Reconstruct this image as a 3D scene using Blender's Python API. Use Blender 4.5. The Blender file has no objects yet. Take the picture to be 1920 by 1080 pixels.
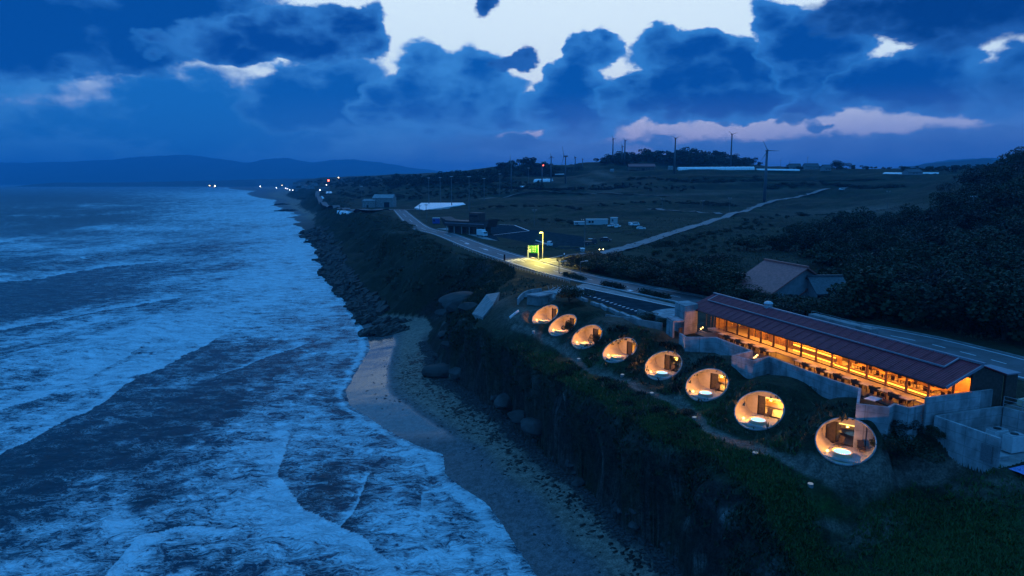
import bpy, bmesh, math, random
import numpy as np
from mathutils import Vector, Matrix
random.seed(7); rng = np.random.default_rng(11)
C = bpy.context.scene.collection
SC = bpy.context.scene
# ------------------------------------------------------------------ camera
K = 1.6                      # metres per unit of the survey taken from the photograph
H = 25.0*K; F = 1280.0; TP = (540-341)/F
PITCH = math.atan(TP); cp, sp = math.cos(PITCH), math.sin(PITCH)
cam = bpy.data.cameras.new('camera'); cam.sensor_width = 36; cam.lens = 24
cam.clip_start = 0.5; cam.clip_end = 90000
camo = bpy.data.objects.new('camera', cam); C.objects.link(camo)
camo.location = (0, 0, H); camo.rotation_euler = (math.pi/2-PITCH, 0, 0)
SC.camera = camo
SC.view_settings.view_transform = 'Standard'; SC.view_settings.look = 'None'
SC.view_settings.exposure = 0; SC.view_settings.gamma = 1
try:
    SC.cycles.use_denoising = True
    SC.cycles.max_bounces = 6; SC.cycles.diffuse_bounces = 3; SC.cycles.glossy_bounces = 3
    SC.cycles.transparent_max_bounces = 8; SC.cycles.volume_bounces = 0
    SC.cycles.sample_clamp_indirect = 3
except Exception: pass

def ray(u, v):
    a = (u-960)/F; b = (540-v)/F
    return (a, cp+b*sp, -sp+b*cp)
def at(u, v, z):
    r = ray(u, v); k = (z-H)/r[2]; return Vector((r[0]*k, r[1]*k, z))
def A(u, v, zk): return at(u, v, zk*K)
def atD(u, v, D):
    r = ray(u, v); k = D/r[1]; return Vector((r[0]*k, D, H+r[2]*k))
def proj(x, y, z):
    zz = z-H; f = y*cp-zz*sp
    return 960+F*x/f, 540-F*(y*sp+zz*cp)/f

# ------------------------------------------------------------------ node helpers
class NT:
    def __init__(s, nt): s.nt = nt; s.n = nt.nodes; s.l = nt.links
    def node(s, t, **kw):
        n = s.n.new(t)
        for k, v in kw.items(): setattr(n, k, v)
        return n
    def put(s, sock, v):
        if v is None: return
        if hasattr(v, 'is_linked') or isinstance(v, bpy.types.NodeSocket): s.l.new(v, sock)
        else:
            if isinstance(v, (tuple, list)) and len(v) == 3 and sock.type == 'RGBA': v = (*v, 1)
            sock.default_value = v
    def math(s, op, a, b=None, c=None, clamp=False):
        n = s.node('ShaderNodeMath', operation=op, use_clamp=clamp)
        for i, x in enumerate((a, b, c)):
            if x is not None: s.put(n.inputs[i], x)
        return n.outputs[0]
    def vmath(s, op, a, b=None):
        n = s.node('ShaderNodeVectorMath', operation=op)
        s.put(n.inputs[0], a)
        if b is not None:
            if op == 'SCALE': s.put(n.inputs['Scale'], b)
            else: s.put(n.inputs[1], b)
        return n.outputs['Value'] if op in ('LENGTH', 'DOT_PRODUCT') else n.outputs[0]
    def mix(s, f, a, b, mode='MIX'):
        n = s.node('ShaderNodeMix', data_type='RGBA', blend_type=mode)
        s.put(n.inputs[0], f); s.put(n.inputs[6], a); s.put(n.inputs[7], b)
        return n.outputs[2]
    def noise(s, vec, scale, detail=4, rough=.5, dist=0, out=0):
        n = s.node('ShaderNodeTexNoise'); s.put(n.inputs['Vector'], vec)
        s.put(n.inputs['Scale'], scale); s.put(n.inputs['Detail'], detail); s.put(n.inputs['Roughness'], rough); s.put(n.inputs['Distortion'], dist)
        return n.outputs[out]
    def step(s, x, a, b, o0=0., o1=1.):
        n = s.node('ShaderNodeMapRange', interpolation_type='SMOOTHSTEP')
        for i, v in enumerate((x, a, b, o0, o1)): s.put(n.inputs[i], v)
        return n.outputs[0]
    def bump(s, h, strength=.5, dist=.1):
        n = s.node('ShaderNodeBump'); n.inputs['Strength'].default_value = strength; n.inputs['Distance'].default_value = dist
        s.put(n.inputs['Height'], h); return n.outputs[0]

# ------------------------------------------------------------------ world: dusk sky with cloud banks
W = bpy.data.worlds.new('World'); SC.world = W; W.use_nodes = True
t = NT(W.node_tree); t.n.clear()
tc = t.node('ShaderNodeTexCoord').outputs['Generated']
sep = t.node('ShaderNodeSeparateXYZ'); t.put(sep.inputs[0], tc)
az = t.math('ARCTAN2', sep.outputs[0], sep.outputs[1])
el = t.math('ARCSINE', sep.outputs[2])
comb = t.node('ShaderNodeCombineXYZ'); t.put(comb.inputs[0], az); t.put(comb.inputs[1], el)
ae = comb.outputs[0]
# warp
vec3 = t.vmath('MULTIPLY', tc, (1, 1, 1.7))
wn = t.node('ShaderNodeTexNoise'); t.put(wn.inputs['Vector'], vec3); wn.inputs['Scale'].default_value = 6; wn.inputs['Detail'].default_value = 3; wn.inputs['Roughness'].default_value = .58
wv = t.vmath('SUBTRACT', wn.outputs['Color'], (.5, .5, .5))
wn2 = t.node('ShaderNodeTexNoise'); t.put(wn2.inputs['Vector'], vec3); wn2.inputs['Scale'].default_value = 22; wn2.inputs['Detail'].default_value = 5; wn2.inputs['Roughness'].default_value = .6
wv2 = t.vmath('SUBTRACT', wn2.outputs['Color'], (.5, .5, .5))
aw = t.vmath('ADD', ae, t.vmath('ADD', t.vmath('MULTIPLY', wv, (.07, .04, 0)), t.vmath('MULTIPLY', wv2, (.035, .03, 0))))
def azel(u, v):
    r = ray(u, v); n = math.sqrt(sum(q*q for q in r))
    return math.atan2(r[0], r[1]), math.asin(r[2]/n)
def blob(vec, u, v, su, sv, rot=0):
    a, e = azel(u, v)
    m = t.node('ShaderNodeMapping', vector_type='TEXTURE')
    t.put(m.inputs['Vector'], vec); m.inputs['Location'].default_value = (a, e, 0)
    m.inputs['Rotation'].default_value = (0, 0, math.radians(rot)); m.inputs['Scale'].default_value = (su/F, sv/F, 1)
    g = t.node('ShaderNodeTexGradient', gradient_type='SPHERICAL'); t.put(g.inputs[0], m.outputs[0])
    return g.outputs['Fac']
def blobs(vec, lst, start=0.):
    s_ = start
    for b in lst: s_ = t.math('MULTIPLY_ADD', blob(vec, *b[:-1]), b[-1], s_)
    return s_
# noises shared by all cloud layers
big = t.math('SUBTRACT', t.noise(vec3, 3.0, 3, .5), .5)
fine = t.math('SUBTRACT', t.noise(vec3, 15, 6, .62), .5)
def cells(scale):
    vo = t.node('ShaderNodeTexVoronoi', feature='F1'); t.put(vo.inputs['Vector'], t.vmath('ADD', vec3, t.vmath('SCALE', wv2, .035))); vo.inputs['Scale'].default_value = scale
    return t.math('SUBTRACT', .42, vo.outputs['Distance'])
puff = t.math('ADD', cells(20), t.math('MULTIPLY', cells(52), .5))
edge_n = t.math('ADD', t.math('MULTIPLY', puff, .42), t.math('MULTIPLY', fine, .75))
# openings in the pale mid-blue cloud sheet behind
OPEN = [(1060, -70, 560, 250, 0, 2.6), (830, 30, 190, 110, 0, 1.0), (1330, 20, 240, 110, 0, 1.0), (1010, 110, 90, 80, 0, 1.0), (590, 0, 170, 40, -4, 1.5), (385, 140, 150, 44, -6, 2.2), (230, 150, 120, 40, 0, .55), (120, 180, 120, 40, 10, .45), (500, 160, 80, 40, 0, .5), (470, 128, 60, 20, 0, .7), (342, 104, 32, 24, 0, 1.0), (545, 108, 50, 22, 0, 1.0), (300, 118, 60, 14, 0, .5),
 (705, 105, 60, 76, 20, 1.6), (750, 185, 26, 24, 0, .8), (662, 222, 22, 18, 0, .8), (790, 148, 44, 44, 0, 1.3), (955, 150, 76, 38, 0, 1.6), (1165, 118, 50, 80, -20, 1.5), (1600, 112, 130, 46, 22, 1.6), (1870, 92, 70, 34, 20, 1.1), (1840, 140, 30, 36, 0, .8), (1900, 76, 60, 18, 0, 1.), (1490, 12, 60, 16, 0, 1.),
 (1330, 262, 260, 38, 2, 1.2), (1560, 228, 200, 52, -6, 1.35), (1400, 232, 110, 20, 0, 1.1), (1700, 250, 160, 26, 0, .6), (1000, 250, 70, 22, 8, 1.0), (1225, 242, 60, 20, 10, 1.0), (1790, 226, 70, 20, 0, .9), (1020, 268, 40, 10, 0, .5)]
op = blobs(aw, OPEN)
cov = t.math('ADD', t.math('SUBTRACT', .42, op), t.math('ADD', t.math('MULTIPLY', fine, .9), t.math('MULTIPLY', big, .35)))
cmask = t.step(cov, -.20, .22)
sky = t.node('ShaderNodeTexSky', sky_type='NISHITA'); sky.sun_disc = False
SUN_EL, SUN_ROT = math.radians(1.0), math.radians(8)
sky.sun_elevation = SUN_EL; sky.sun_rotation = SUN_ROT
ny = t.vmath('SCALE', sky.outputs[0], .08)
grad = t.mix(t.step(el, .04, .17), (.60, .64, .94), (.86, 1.08, 1.22))
clear = t.mix(.10, grad, ny)
lav = t.math('MULTIPLY', t.step(el, .15, .0), t.step(az, -.25, .15))
mid = t.mix(t.step(t.math('ADD', t.math('MULTIPLY', fine, .6), t.math('ADD', big, t.math('MULTIPLY', puff, .25))), -.35, .35), (.010, .17, .56), (.10, .42, .90))
mid = t.mix(t.math('MULTIPLY', lav, .65), mid, (.085, .20, .56))
mid = t.mix(t.math('MULTIPLY', t.step(cov, .30, -.1), .6), mid, (.30, .50, .95))
col = t.mix(cmask, clear, mid)
CL = [ # cloud layers, back to front: (core colour, edge colour, softness, blobs)
 ((.010, 0.162, .54), (.06, 0.319, .78), .45, [(200, 200, 260, 80, 0), (480, 200, 200, 70, 0), (100, 260, 400, 50, 0), (560, 250, 260, 50, 0), (330, 165, 120, 40, 0)]),
 ((.004, 0.110, .44), (.05, 0.308, .78), .20, [(560, 165, 100, 60, 0), (640, 160, 90, 70, 0), (690, 175, 60, 60, 0), (640, 215, 110, 45, 0), (520, 205, 90, 45, 0)]),
 ((.004, 0.093, .36), (.05, 0.228, .58), .30, [(1180, 275, 200, 30, 0), (1000, 262, 90, 14, 0), (1480, 275, 260, 22, 0), (1750, 280, 260, 34, 0), (880, 268, 140, 26, 0), (1880, 250, 160, 40, 0)]),
 ((.003, 0.099, .42), (.05, 0.319, .80), .15, [(780, 100, 46, 34, 0), (752, 160, 60, 50, 0), (830, 145, 70, 56, 0), (890, 115, 50, 40, 0), (925, 155, 60, 50, 0), (900, 200, 130, 52, 0), (780, 215, 110, 44, 0), (700, 205, 60, 40, 0), (960, 230, 80, 26, 0)]),
 ((.0008, 0.049, .25), (.012, 0.148, .52), .13, [(950, 118, 44, 22, 12), (985, 105, 24, 26, 0), (915, 4, 34, 18, 0)]),
 ((.002, 0.087, .39), (.045, 0.308, .80), .12, [(1118, 82, 44, 32, 0), (1145, 100, 36, 26, 0), (1105, 120, 46, 46, 0), (1065, 135, 50, 36, 0), (1030, 165, 60, 44, 0), (1085, 175, 80, 60, 0), (1020, 210, 80, 36, 0), (1120, 215, 110, 50, 0), (1060, 258, 80, 14, 0)]),
 ((.0015, 0.070, .34), (.035, 0.285, .76), .12, [(1210, 78, 44, 32, 0), (1265, 88, 56, 40, 0), (1320, 88, 44, 30, 0), (1250, 135, 86, 60, 0), (1345, 125, 76, 48, 0), (1410, 110, 60, 40, 0), (1290, 185, 150, 46, 0), (1190, 195, 90, 36, 0), (1420, 175, 110, 50, 0), (1390, 200, 150, 26, 0)]),
 ((.0012, 0.067, .33), (.03, 0.262, .74), .13, [(1440, 30, 44, 34, 0), (1480, 60, 60, 40, 0), (1540, 70, 76, 44, 0), (1500, 100, 60, 34, 0), (1580, 60, 60, 30, 0), (1545, 150, 90, 60, 0), (1480, 215, 80, 20, 0)]),
 ((.0014, 0.070, .34), (.03, 0.251, .70), .15, [(1690, 125, 80, 46, 0), (1760, 120, 80, 46, 0), (1720, 170, 130, 46, 0), (1620, 175, 70, 34, 0), (1850, 185, 110, 30, 0), (1640, 150, 50, 30, 0)]),
 ((.0008, 0.056, .27), (.02, 0.194, .6), .14, [(1915, 120, 60, 44, 0), (1940, 170, 90, 40, 0)]),
 ((.0006, 0.039, .21), (.010, 0.137, .48), .26, [(1640, 22, 110, 34, 0), (1760, 38, 170, 40, 0), (1900, 30, 130, 56, 0), (1820, 0, 300, 34, 0)]),
 ((.0012, 0.070, .33), (.028, 0.239, .68), .24, [(60, 30, 200, 100, 0), (230, 50, 190, 70, 0), (150, 95, 150, 30, 0), (330, 20, 140, 60, 0), (0, 60, 90, 70, 0), (430, 10, 140, 34, 0)]),
 ((.0012, 0.060, .31), (.034, 0.262, .72), .16, [(470, 60, 110, 40, 0), (570, 62, 130, 44, 0), (660, 52, 80, 34, 0), (712, 55, 34, 50, 0), (610, 90, 90, 22, 0), (380, 88, 120, 32, 0), (440, 112, 60, 16, 0)]),
 ((.002, 0.081, .34), (.05, 0.228, .6), .16, [(1545, 244, 26, 9, 0), (1330, 232, 22, 8, 0), (1478, 232, 46, 14, 0), (1235, 262, 30, 6, 0)]),
]
tone = t.math('ADD', t.math('ADD', t.math('MULTIPLY', puff, .55), t.math('MULTIPLY', fine, 1.1)), t.math('MULTIPLY', big, .9))
for core, edge, soft, bl in CL:
    D_ = blobs(aw, [(u, v, su*1.27, sv*1.33, r_, 1.) for u, v, su, sv, r_ in bl])
    Dn = t.math('ADD', D_, edge_n)
    e_ = tuple(a*.25+b*.75+c_q for a, b, c_q in zip(core, edge, (.012, .015, .02)))
    c_ = t.mix(t.step(t.math('MULTIPLY_ADD', tone, 1.9, D_), .15, 1.75), e_, core)
    c_ = t.mix(t.math('MULTIPLY', t.step(Dn, .62, .36), t.step(tone, -.25, .3, .15, .9)), c_, edge)
    col = t.mix(t.step(Dn, .30, .34+soft*1.9), col, c_)
hzl = t.math('MULTIPLY', t.step(el, .13, .015), t.step(t.math('ADD', big, fine), -.45, .35, .35, 1.)); col = t.mix(t.math('MULTIPLY', hzl, .75), col, t.mix(t.step(az, -.45, .15), (.018, .18, .52), (.19, .35, .76)))
up_ = t.math('MAXIMUM', t.step(el, .27, .42), t.step(t.math('ABSOLUTE', az), .85, 1.3))
col = t.mix(t.math('MULTIPLY', up_, t.step(el, .0, .12, .5, 1.)), col, t.mix(t.step(big, -.15, .15), (.030, .29, .86), (.065, .40, 1.02)))
low = t.step(el, .02, -.02)
col = t.mix(low, col, (.008, .075, .26))
bg = t.node('ShaderNodeBackground'); t.put(bg.inputs[0], col); bg.inputs[1].default_value = 1.0
wo = t.node('ShaderNodeOutputWorld'); t.l.new(bg.outputs[0], wo.inputs[0])
W.cycles.sampling_method = 'MANUAL'; W.cycles.sample_map_resolution = 512
# weak after-glow: one very soft sun lamp from the bright opening over the hills
sl = bpy.data.lights.new('sun', 'SUN'); sl.energy = .10; sl.angle = math.radians(35); sl.color = (.45, .7, 1)
so = bpy.data.objects.new('sun', sl); C.objects.link(so)
so.rotation_euler = (math.radians(-58), 0, math.radians(-8))

# ------------------------------------------------------------------ object helpers
def tag(o, label=None, cat=None, group=None, kind=None):
    if label: o['label'] = label
    if cat: o['category'] = cat
    if group: o['group'] = group
    if kind: o['kind'] = kind
    return o
def empty(name, loc, rz=0, label=None, cat=None, group=None, parent=None):
    o = bpy.data.objects.new(name, None); C.objects.link(o); o.empty_display_size = .3
    o.location = loc; o.rotation_euler = (0, 0, rz)
    if parent: o.parent = parent
    return tag(o, label, cat, group)
def mesh_np(name, V, Fq, mats, parent=None, smooth=True, mi=None):
    me = bpy.data.meshes.new(name)
    V = np.asarray(V, dtype=np.float32); Fq = np.asarray(Fq, dtype=np.int32); n = Fq.shape[1]
    me.vertices.add(len(V)); me.vertices.foreach_set('co', V.ravel())
    me.loops.add(Fq.size); me.loops.foreach_set('vertex_index', Fq.ravel())
    me.polygons.add(len(Fq)); me.polygons.foreach_set('loop_start', np.arange(len(Fq), dtype=np.int32)*n)
    me.update(calc_edges=True); me.validate()
    me.polygons.foreach_set('use_smooth', np.full(len(me.polygons), smooth))
    for m in (mats if isinstance(mats, (list, tuple)) else [mats]): me.materials.append(m)
    o = bpy.data.objects.new(name, me); C.objects.link(o)
    if parent: o.parent = parent
    return o
class MB:
    def __init__(s): s.v = []; s.f = []
    def add(s, vs, fs):
        b = len(s.v); s.v += [tuple(q) for q in vs]; s.f += [tuple(b+i for i in f) for f in fs]; return s
    def box(s, c, d, rz=0, M=None):
        x, y, z = d[0]/2, d[1]/2, d[2]/2
        vs = [Vector((a*x, b*y, e*z)) for e in (-1, 1) for b in (-1, 1) for a in (-1, 1)]
        R = M if M is not None else Matrix.Rotation(rz, 3, 'Z')
        c = Vector(c); vs = [R@q+c for q in vs]
        return s.add(vs, [(0, 2, 3, 1), (4, 5, 7, 6), (0, 1, 5, 4), (2, 6, 7, 3), (0, 4, 6, 2), (1, 3, 7, 5)])
    def bar(s, p, q, w, h=None):
        p = Vector(p); q = Vector(q); h = h or w; d = q-p; L = d.length
        if L < 1e-6: return s
        d.normalize(); up = Vector((0, 0, 1)) if abs(d.z) < .95 else Vector((0, 1, 0))
        x = d.cross(up).normalized(); z = x.cross(d)
        M = Matrix((x, d, z)).transposed()
        return s.box((p+q)/2, (w, L, h), M=M)
    def tube(s, p, q, r0, r1=None, n=8, cap=True):
        p = Vector(p); q = Vector(q); r1 = r0 if r1 is None else r1; d = (q-p).normalized()
        up = Vector((0, 0, 1)) if abs(d.z) < .95 else Vector((1, 0, 0)); x = d.cross(up).normalized(); y = d.cross(x)
        vs = []
        for c_, r in ((p, r0), (q, r1)):
            for i in range(n):
                a = 2*math.pi*i/n; vs.append(c_+(x*math.cos(a)+y*math.sin(a))*r)
        fs = [(i, (i+1) % n, n+(i+1) % n, n+i) for i in range(n)]
        if cap: fs += [tuple(range(n-1, -1, -1)), tuple(range(n, 2*n))]
        return s.add(vs, fs)
    def prism(s, pts, z0, z1):
        n = len(pts); vs = [(q[0], q[1], z0) for q in pts]+[(q[0], q[1], z1) for q in pts]
        a = sum(pts[i][0]*pts[(i+1) % n][1]-pts[(i+1) % n][0]*pts[i][1] for i in range(n))
        fs = [(i, (i+1) % n, n+(i+1) % n, n+i) for i in range(n)]+[tuple(range(n-1, -1, -1)), tuple(range(n, 2*n))]
        if a < 0: fs = [f[::-1] for f in fs]
        return s.add(vs, fs)
    def ball(s, c, r, n=8, m=6, sq=(1, 1, 1)):
        vs = []; fs = []
        for j in range(m+1):
            th = math.pi*j/m
            for i in range(n):
                a = 2*math.pi*i/n
                vs.append((c[0]+r*sq[0]*math.sin(th)*math.cos(a), c[1]+r*sq[1]*math.sin(th)*math.sin(a), c[2]+r*sq[2]*math.cos(th)))
        for j in range(m):
            for i in range(n): fs.append((j*n+i, (j+1)*n+i, (j+1)*n+(i+1) % n, j*n+(i+1) % n))
        return s.add(vs, fs)
    def build(s, name, mat, parent=None, smooth=False, bevel=0, label=None, cat=None, group=None, kind=None):
        me = bpy.data.meshes.new(name); me.from_pydata(s.v, [], s.f)
        for m in (mat if isinstance(mat, list) else [mat]): me.materials.append(m)
        if smooth: me.polygons.foreach_set('use_smooth', [True]*len(me.polygons))
        o = bpy.data.objects.new(name, me); C.objects.link(o)
        if parent: o.parent = parent
        if bevel:
            b = o.modifiers.new('bevel', 'BEVEL'); b.width = bevel; b.segments = 1; b.limit_method = 'ANGLE'
        return tag(o, label, cat, group, kind)
def copy_tree(o, parent=None):
    c = o.copy(); C.objects.link(c); c.parent = parent
    for ch in list(o.children): copy_tree(ch, c)
    return c

# ------------------------------------------------------------------ materials
MAT = {}
def mat(name, col, rough=.8, var=.25, scale=3., metal=0., bump=.0, bscale=None, emit=None, estr=0., spec=.3):
    if name in MAT: return MAT[name]
    m = bpy.data.materials.new(name); m.use_nodes = True; q = NT(m.node_tree); b = q.n['Principled BSDF']
    co = q.node('ShaderNodeTexCoord').outputs['Object']
    nz = q.noise(co, scale, 6, .6)
    lo = tuple(c*(1-var) for c in col); hi_ = tuple(min(1, c*(1+var)) for c in col)
    q.put(b.inputs['Base Color'], q.mix(q.step(nz, .3, .7), lo, hi_))
    b.inputs['Roughness'].default_value = rough; b.inputs['Metallic'].default_value = metal
    b.inputs['Specular IOR Level'].default_value = spec
    if bump: q.put(b.inputs['Normal'], q.bump(q.noise(co, bscale or scale*4, 5, .6), .6, bump))
    if emit: q.put(b.inputs['Emission Color'], emit); b.inputs['Emission Strength'].default_value = estr
    MAT[name] = m; return m
concrete = mat('board_marked_concrete', (.30, .30, .31), .85, .34, .7, bump=.01, bscale=9)
_cm = NT(concrete.node_tree); _b = _cm.n['Principled BSDF']; _src = _b.inputs['Base Color'].links[0].from_socket
_ps = _cm.node('ShaderNodeNewGeometry').outputs['Position']; _sx = _cm.node('ShaderNodeSeparateXYZ'); _cm.put(_sx.inputs[0], _ps)
_jz = _cm.math('LESS_THAN', _cm.math('FRACT', _cm.math('MULTIPLY', _sx.outputs[2], 1/.92)), .05); _jx = _cm.math('LESS_THAN', _cm.math('FRACT', _cm.math('MULTIPLY', _cm.math('ADD', _sx.outputs[1], _cm.math('MULTIPLY', _sx.outputs[0], -.3)), 1/1.85)), .03)
_st = _cm.step(_cm.noise(_cm.vmath('MULTIPLY', _ps, (1.6, 1.6, .22)), 1.0, 4), .42, .68, 1.0, .74)
_cm.put(_b.inputs['Base Color'], _cm.vmath('SCALE', _src, _cm.math('MULTIPLY', _st, _cm.math('SUBTRACT', 1., _cm.math('MULTIPLY', _cm.math('MAXIMUM', _jz, _jx), .35)))))
concrete_d = mat('weathered_concrete', (.22, .22, .22), .9, .3, .8, bump=.02, bscale=6)
wood = mat('larch_wood', (.34, .2, .1), .6, .3, 4)
darkwood = mat('dark_stained_wood', (.05, .035, .028), .55, .4, 4)
blackm = mat('black_metal', (.02, .02, .022), .45, .3, 5, metal=.5)
steel = mat('galvanised_steel', (.45, .46, .48), .4, .15, 4, metal=.7)
white = mat('white_paint', (.75, .76, .78), .5, .08, 2)
asphalt = mat('asphalt', (.085, .087, .095), .7, .35, .35, bump=.01, bscale=30, spec=.45)
asphalt_new = mat('new_asphalt', (.030, .040, .048), 1., .3, .5, spec=.0)
paint = mat('road_paint', (.62, .63, .66), .5, .2, 2)
gravel = mat('gravel', (.17, .155, .14), .95, .35, 1.5, bump=.02, bscale=20)
trunkm = mat('bark', (.045, .035, .03), .9, .3, 5)
rockm = mat('coastal_rock', (.05, .044, .04), .9, .5, .7, bump=.15, bscale=2.2)
rockp = mat('pale_boulder', (.045, .043, .042), .85, .4, .8, bump=.08, bscale=2)
whitefab = mat('greenhouse_film', (.8, .82, .85), .35, .08, 1, spec=.5)
glassm = bpy.data.materials.new('glass'); glassm.use_nodes = True
q = NT(glassm.node_tree); q.n.clear()
tr = q.node('ShaderNodeBsdfTransparent'); tr.inputs[0].default_value = (.93, .95, .95, 1)
gl = q.node('ShaderNodeBsdfGlossy'); gl.inputs['Roughness'].default_value = .03
fr = q.node('ShaderNodeLayerWeight'); fr.inputs[0].default_value = .5
frx = q.math('MULTIPLY_ADD', q.math('POWER', fr.outputs['Facing'], 5.), .85, .04)
mx = q.node('ShaderNodeMixShader'); q.l.new(frx, mx.inputs[0]); q.l.new(tr.outputs[0], mx.inputs[1]); q.l.new(gl.outputs[0], mx.inputs[2])
q.l.new(mx.outputs[0], q.node('ShaderNodeOutputMaterial').inputs[0])
def emat(name, col, s):
    if name in MAT: return MAT[name]
    m = bpy.data.materials.new(name); m.use_nodes = True; q = NT(m.node_tree); q.n.clear()
    e = q.node('ShaderNodeEmission'); e.inputs[0].default_value = (*col, 1); e.inputs[1].default_value = s
    q.l.new(e.outputs[0], q.node('ShaderNodeOutputMaterial').inputs[0]); MAT[name] = m; return m
def leafmat(name, c1, c2):
    m = bpy.data.materials.new(name); m.use_nodes = True; q = NT(m.node_tree); b = q.n['Principled BSDF']
    oi = q.node('ShaderNodeObjectInfo').outputs['Random']
    co = q.node('ShaderNodeNewGeometry').outputs['Position']
    f = q.math('ADD', q.math('MULTIPLY', oi, .75), q.math('MULTIPLY', q.noise(co, .9, 3), .6))
    q.put(b.inputs['Base Color'], q.mix(q.step(f, .25, .8), c1, c2)); b.inputs['Roughness'].default_value = .6
    b.inputs['Specular IOR Level'].default_value = .2
    return m
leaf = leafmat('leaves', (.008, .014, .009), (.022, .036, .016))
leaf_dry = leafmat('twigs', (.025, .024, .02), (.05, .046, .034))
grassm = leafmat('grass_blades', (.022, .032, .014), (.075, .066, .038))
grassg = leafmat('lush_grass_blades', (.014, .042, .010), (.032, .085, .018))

# ------------------------------------------------------------------ noise
_P = np.random.default_rng(5).permutation(512); _P = np.concatenate([_P, _P]); _G = np.random.default_rng(6).uniform(0, 2*np.pi, 512)
def perlin(x, y):
    xi = np.floor(x).astype(np.int64); yi = np.floor(y).astype(np.int64); xf = x-xi; yf = y-yi
    u = xf*xf*xf*(xf*(xf*6-15)+10); v = yf*yf*yf*(yf*(yf*6-15)+10)
    def g(ix, iy, dx, dy):
        a = _G[_P[(_P[ix & 511]+iy) & 511]]; return np.cos(a)*dx+np.sin(a)*dy
    n00 = g(xi, yi, xf, yf); n10 = g(xi+1, yi, xf-1, yf); n01 = g(xi, yi+1, xf, yf-1); n11 = g(xi+1, yi+1, xf-1, yf-1)
    return (n00*(1-u)+n10*u)*(1-v)+(n01*(1-u)+n11*u)*v
def fbm(x, y, o=5, g=.5, ridged=False):
    a = 1.; s = 0; f = 1.; t_ = 0
    for i in range(o):
        n = perlin(x*f+i*17.3, y*f-i*9.1)
        if ridged: n = 1-2*np.abs(n)*1.6
        s = s+a*n; t_ += a; a *= g; f *= 2.03
    return s/t_
def sm(x, a, b):
    q_ = np.clip((x-a)/(b-a), 0, 1); return q_*q_*(3-2*q_)

# ------------------------------------------------------------------ terrain height
ctrl = []                                   # x, y, z
def cpx(u, v, zk): p = A(u, v, zk); ctrl.append((p.x, p.y, p.z))
def cD(u, Dk, zk):
    x = (u-960)/F*(Dk*cp+(25-zk)*sp)*K; ctrl.append((x, Dk*K, zk*K))
PL = 11.2
for u, v in [(736, 393), (753, 416), (773, 432), (836, 448), (904, 477), (947, 490), (1033, 515), (1093, 531), (760, 394), (782, 409), (802, 424), (827, 431), (893, 451), (985, 481), (1042, 502), (1098, 513), (1153, 526), (1240, 544),
             (1290, 553), (1669, 622), (1800, 648), (1920, 672), (2050, 705), (1920, 716), (1150, 560), (1200, 575), (1250, 590), (1085, 552), (1130, 570), (1180, 586), (950, 440), (1050, 440), (1000, 462), (1080, 462), (900, 425), (980, 424), (880, 410), (1150, 475), (1110, 478), (1220, 500),
             (1400, 560), (1500, 590), (1600, 600), (1750, 610), (1850, 640), (1200, 520), (1350, 540), (1130, 440), (1180, 440), (1200, 428), (1100, 420)]: cpx(u, v, PL)
for u, v in [(1320, 640), (1400, 660), (1440, 672), (1500, 695), (1560, 715), (1600, 735)]: cpx(u, v, 11.0)
for u, v in [(1350, 610), (1500, 650), (1600, 690), (1750, 735), (1850, 730), (1900, 745)]: cpx(u, v, 11.2)
for u, v, z in [(1295, 645, 11.1), (1230, 630, 11.2), (1180, 612, 11.3), (1130, 596, 11.4), (1090, 585, 11.4), (1045, 570, 11.2), (1340, 680, 11.2), (1400, 705, 11.1), (1480, 728, 11.1), (1560, 765, 10.9), 
                (1000, 570, 10.2), (960, 560, 9.8), (930, 572, 9.0), (960, 600, 9.3), (990, 608, 9.4),
                (1018, 622, 9.3), (1048, 640, 9.3), (1095, 668, 9.2), (1150, 692, 9.2), (1235, 725, 9.1), (1310, 765, 9.1), (1400, 818, 9.1), (1560, 885, 8.9),
                (900, 600, 8.6), (870, 612, 8.3), (950, 640, 8.6), (1060, 720, 8.7), (1180, 790, 8.7), (1300, 850, 8.6), (1400, 910, 8.4), (1500, 960, 7.8),
                (1650, 885, 8.8), (1720, 880, 9.1), (1780, 870, 9.6), (1640, 930, 8.4), (1560, 920, 8.5), (1750, 930, 8.2), (1850, 900, 9.8), (1920, 880, 10.2), (2050, 900, 10.5), (1790, 828, 10.8), (1862, 872, 10.8), (1755, 800, 11.0), (1610, 790, 11.0), (1660, 792, 11.1), (1705, 798, 11.1),
                (1600, 985, 6.6), (1560, 1010, 6.4), (1660, 1010, 7.0), (1780, 990, 7.9), (1900, 960, 9.2), (1750, 1070, 8.2), (1900, 1070, 8.8), (2050, 1020, 9.9), (1560, 1075, 5.5), (1620, 1150, 7), (1800, 1200, 9), (2000, 1200, 9.5), (1500, 1200, 6)]: cpx(u, v, z)
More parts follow.
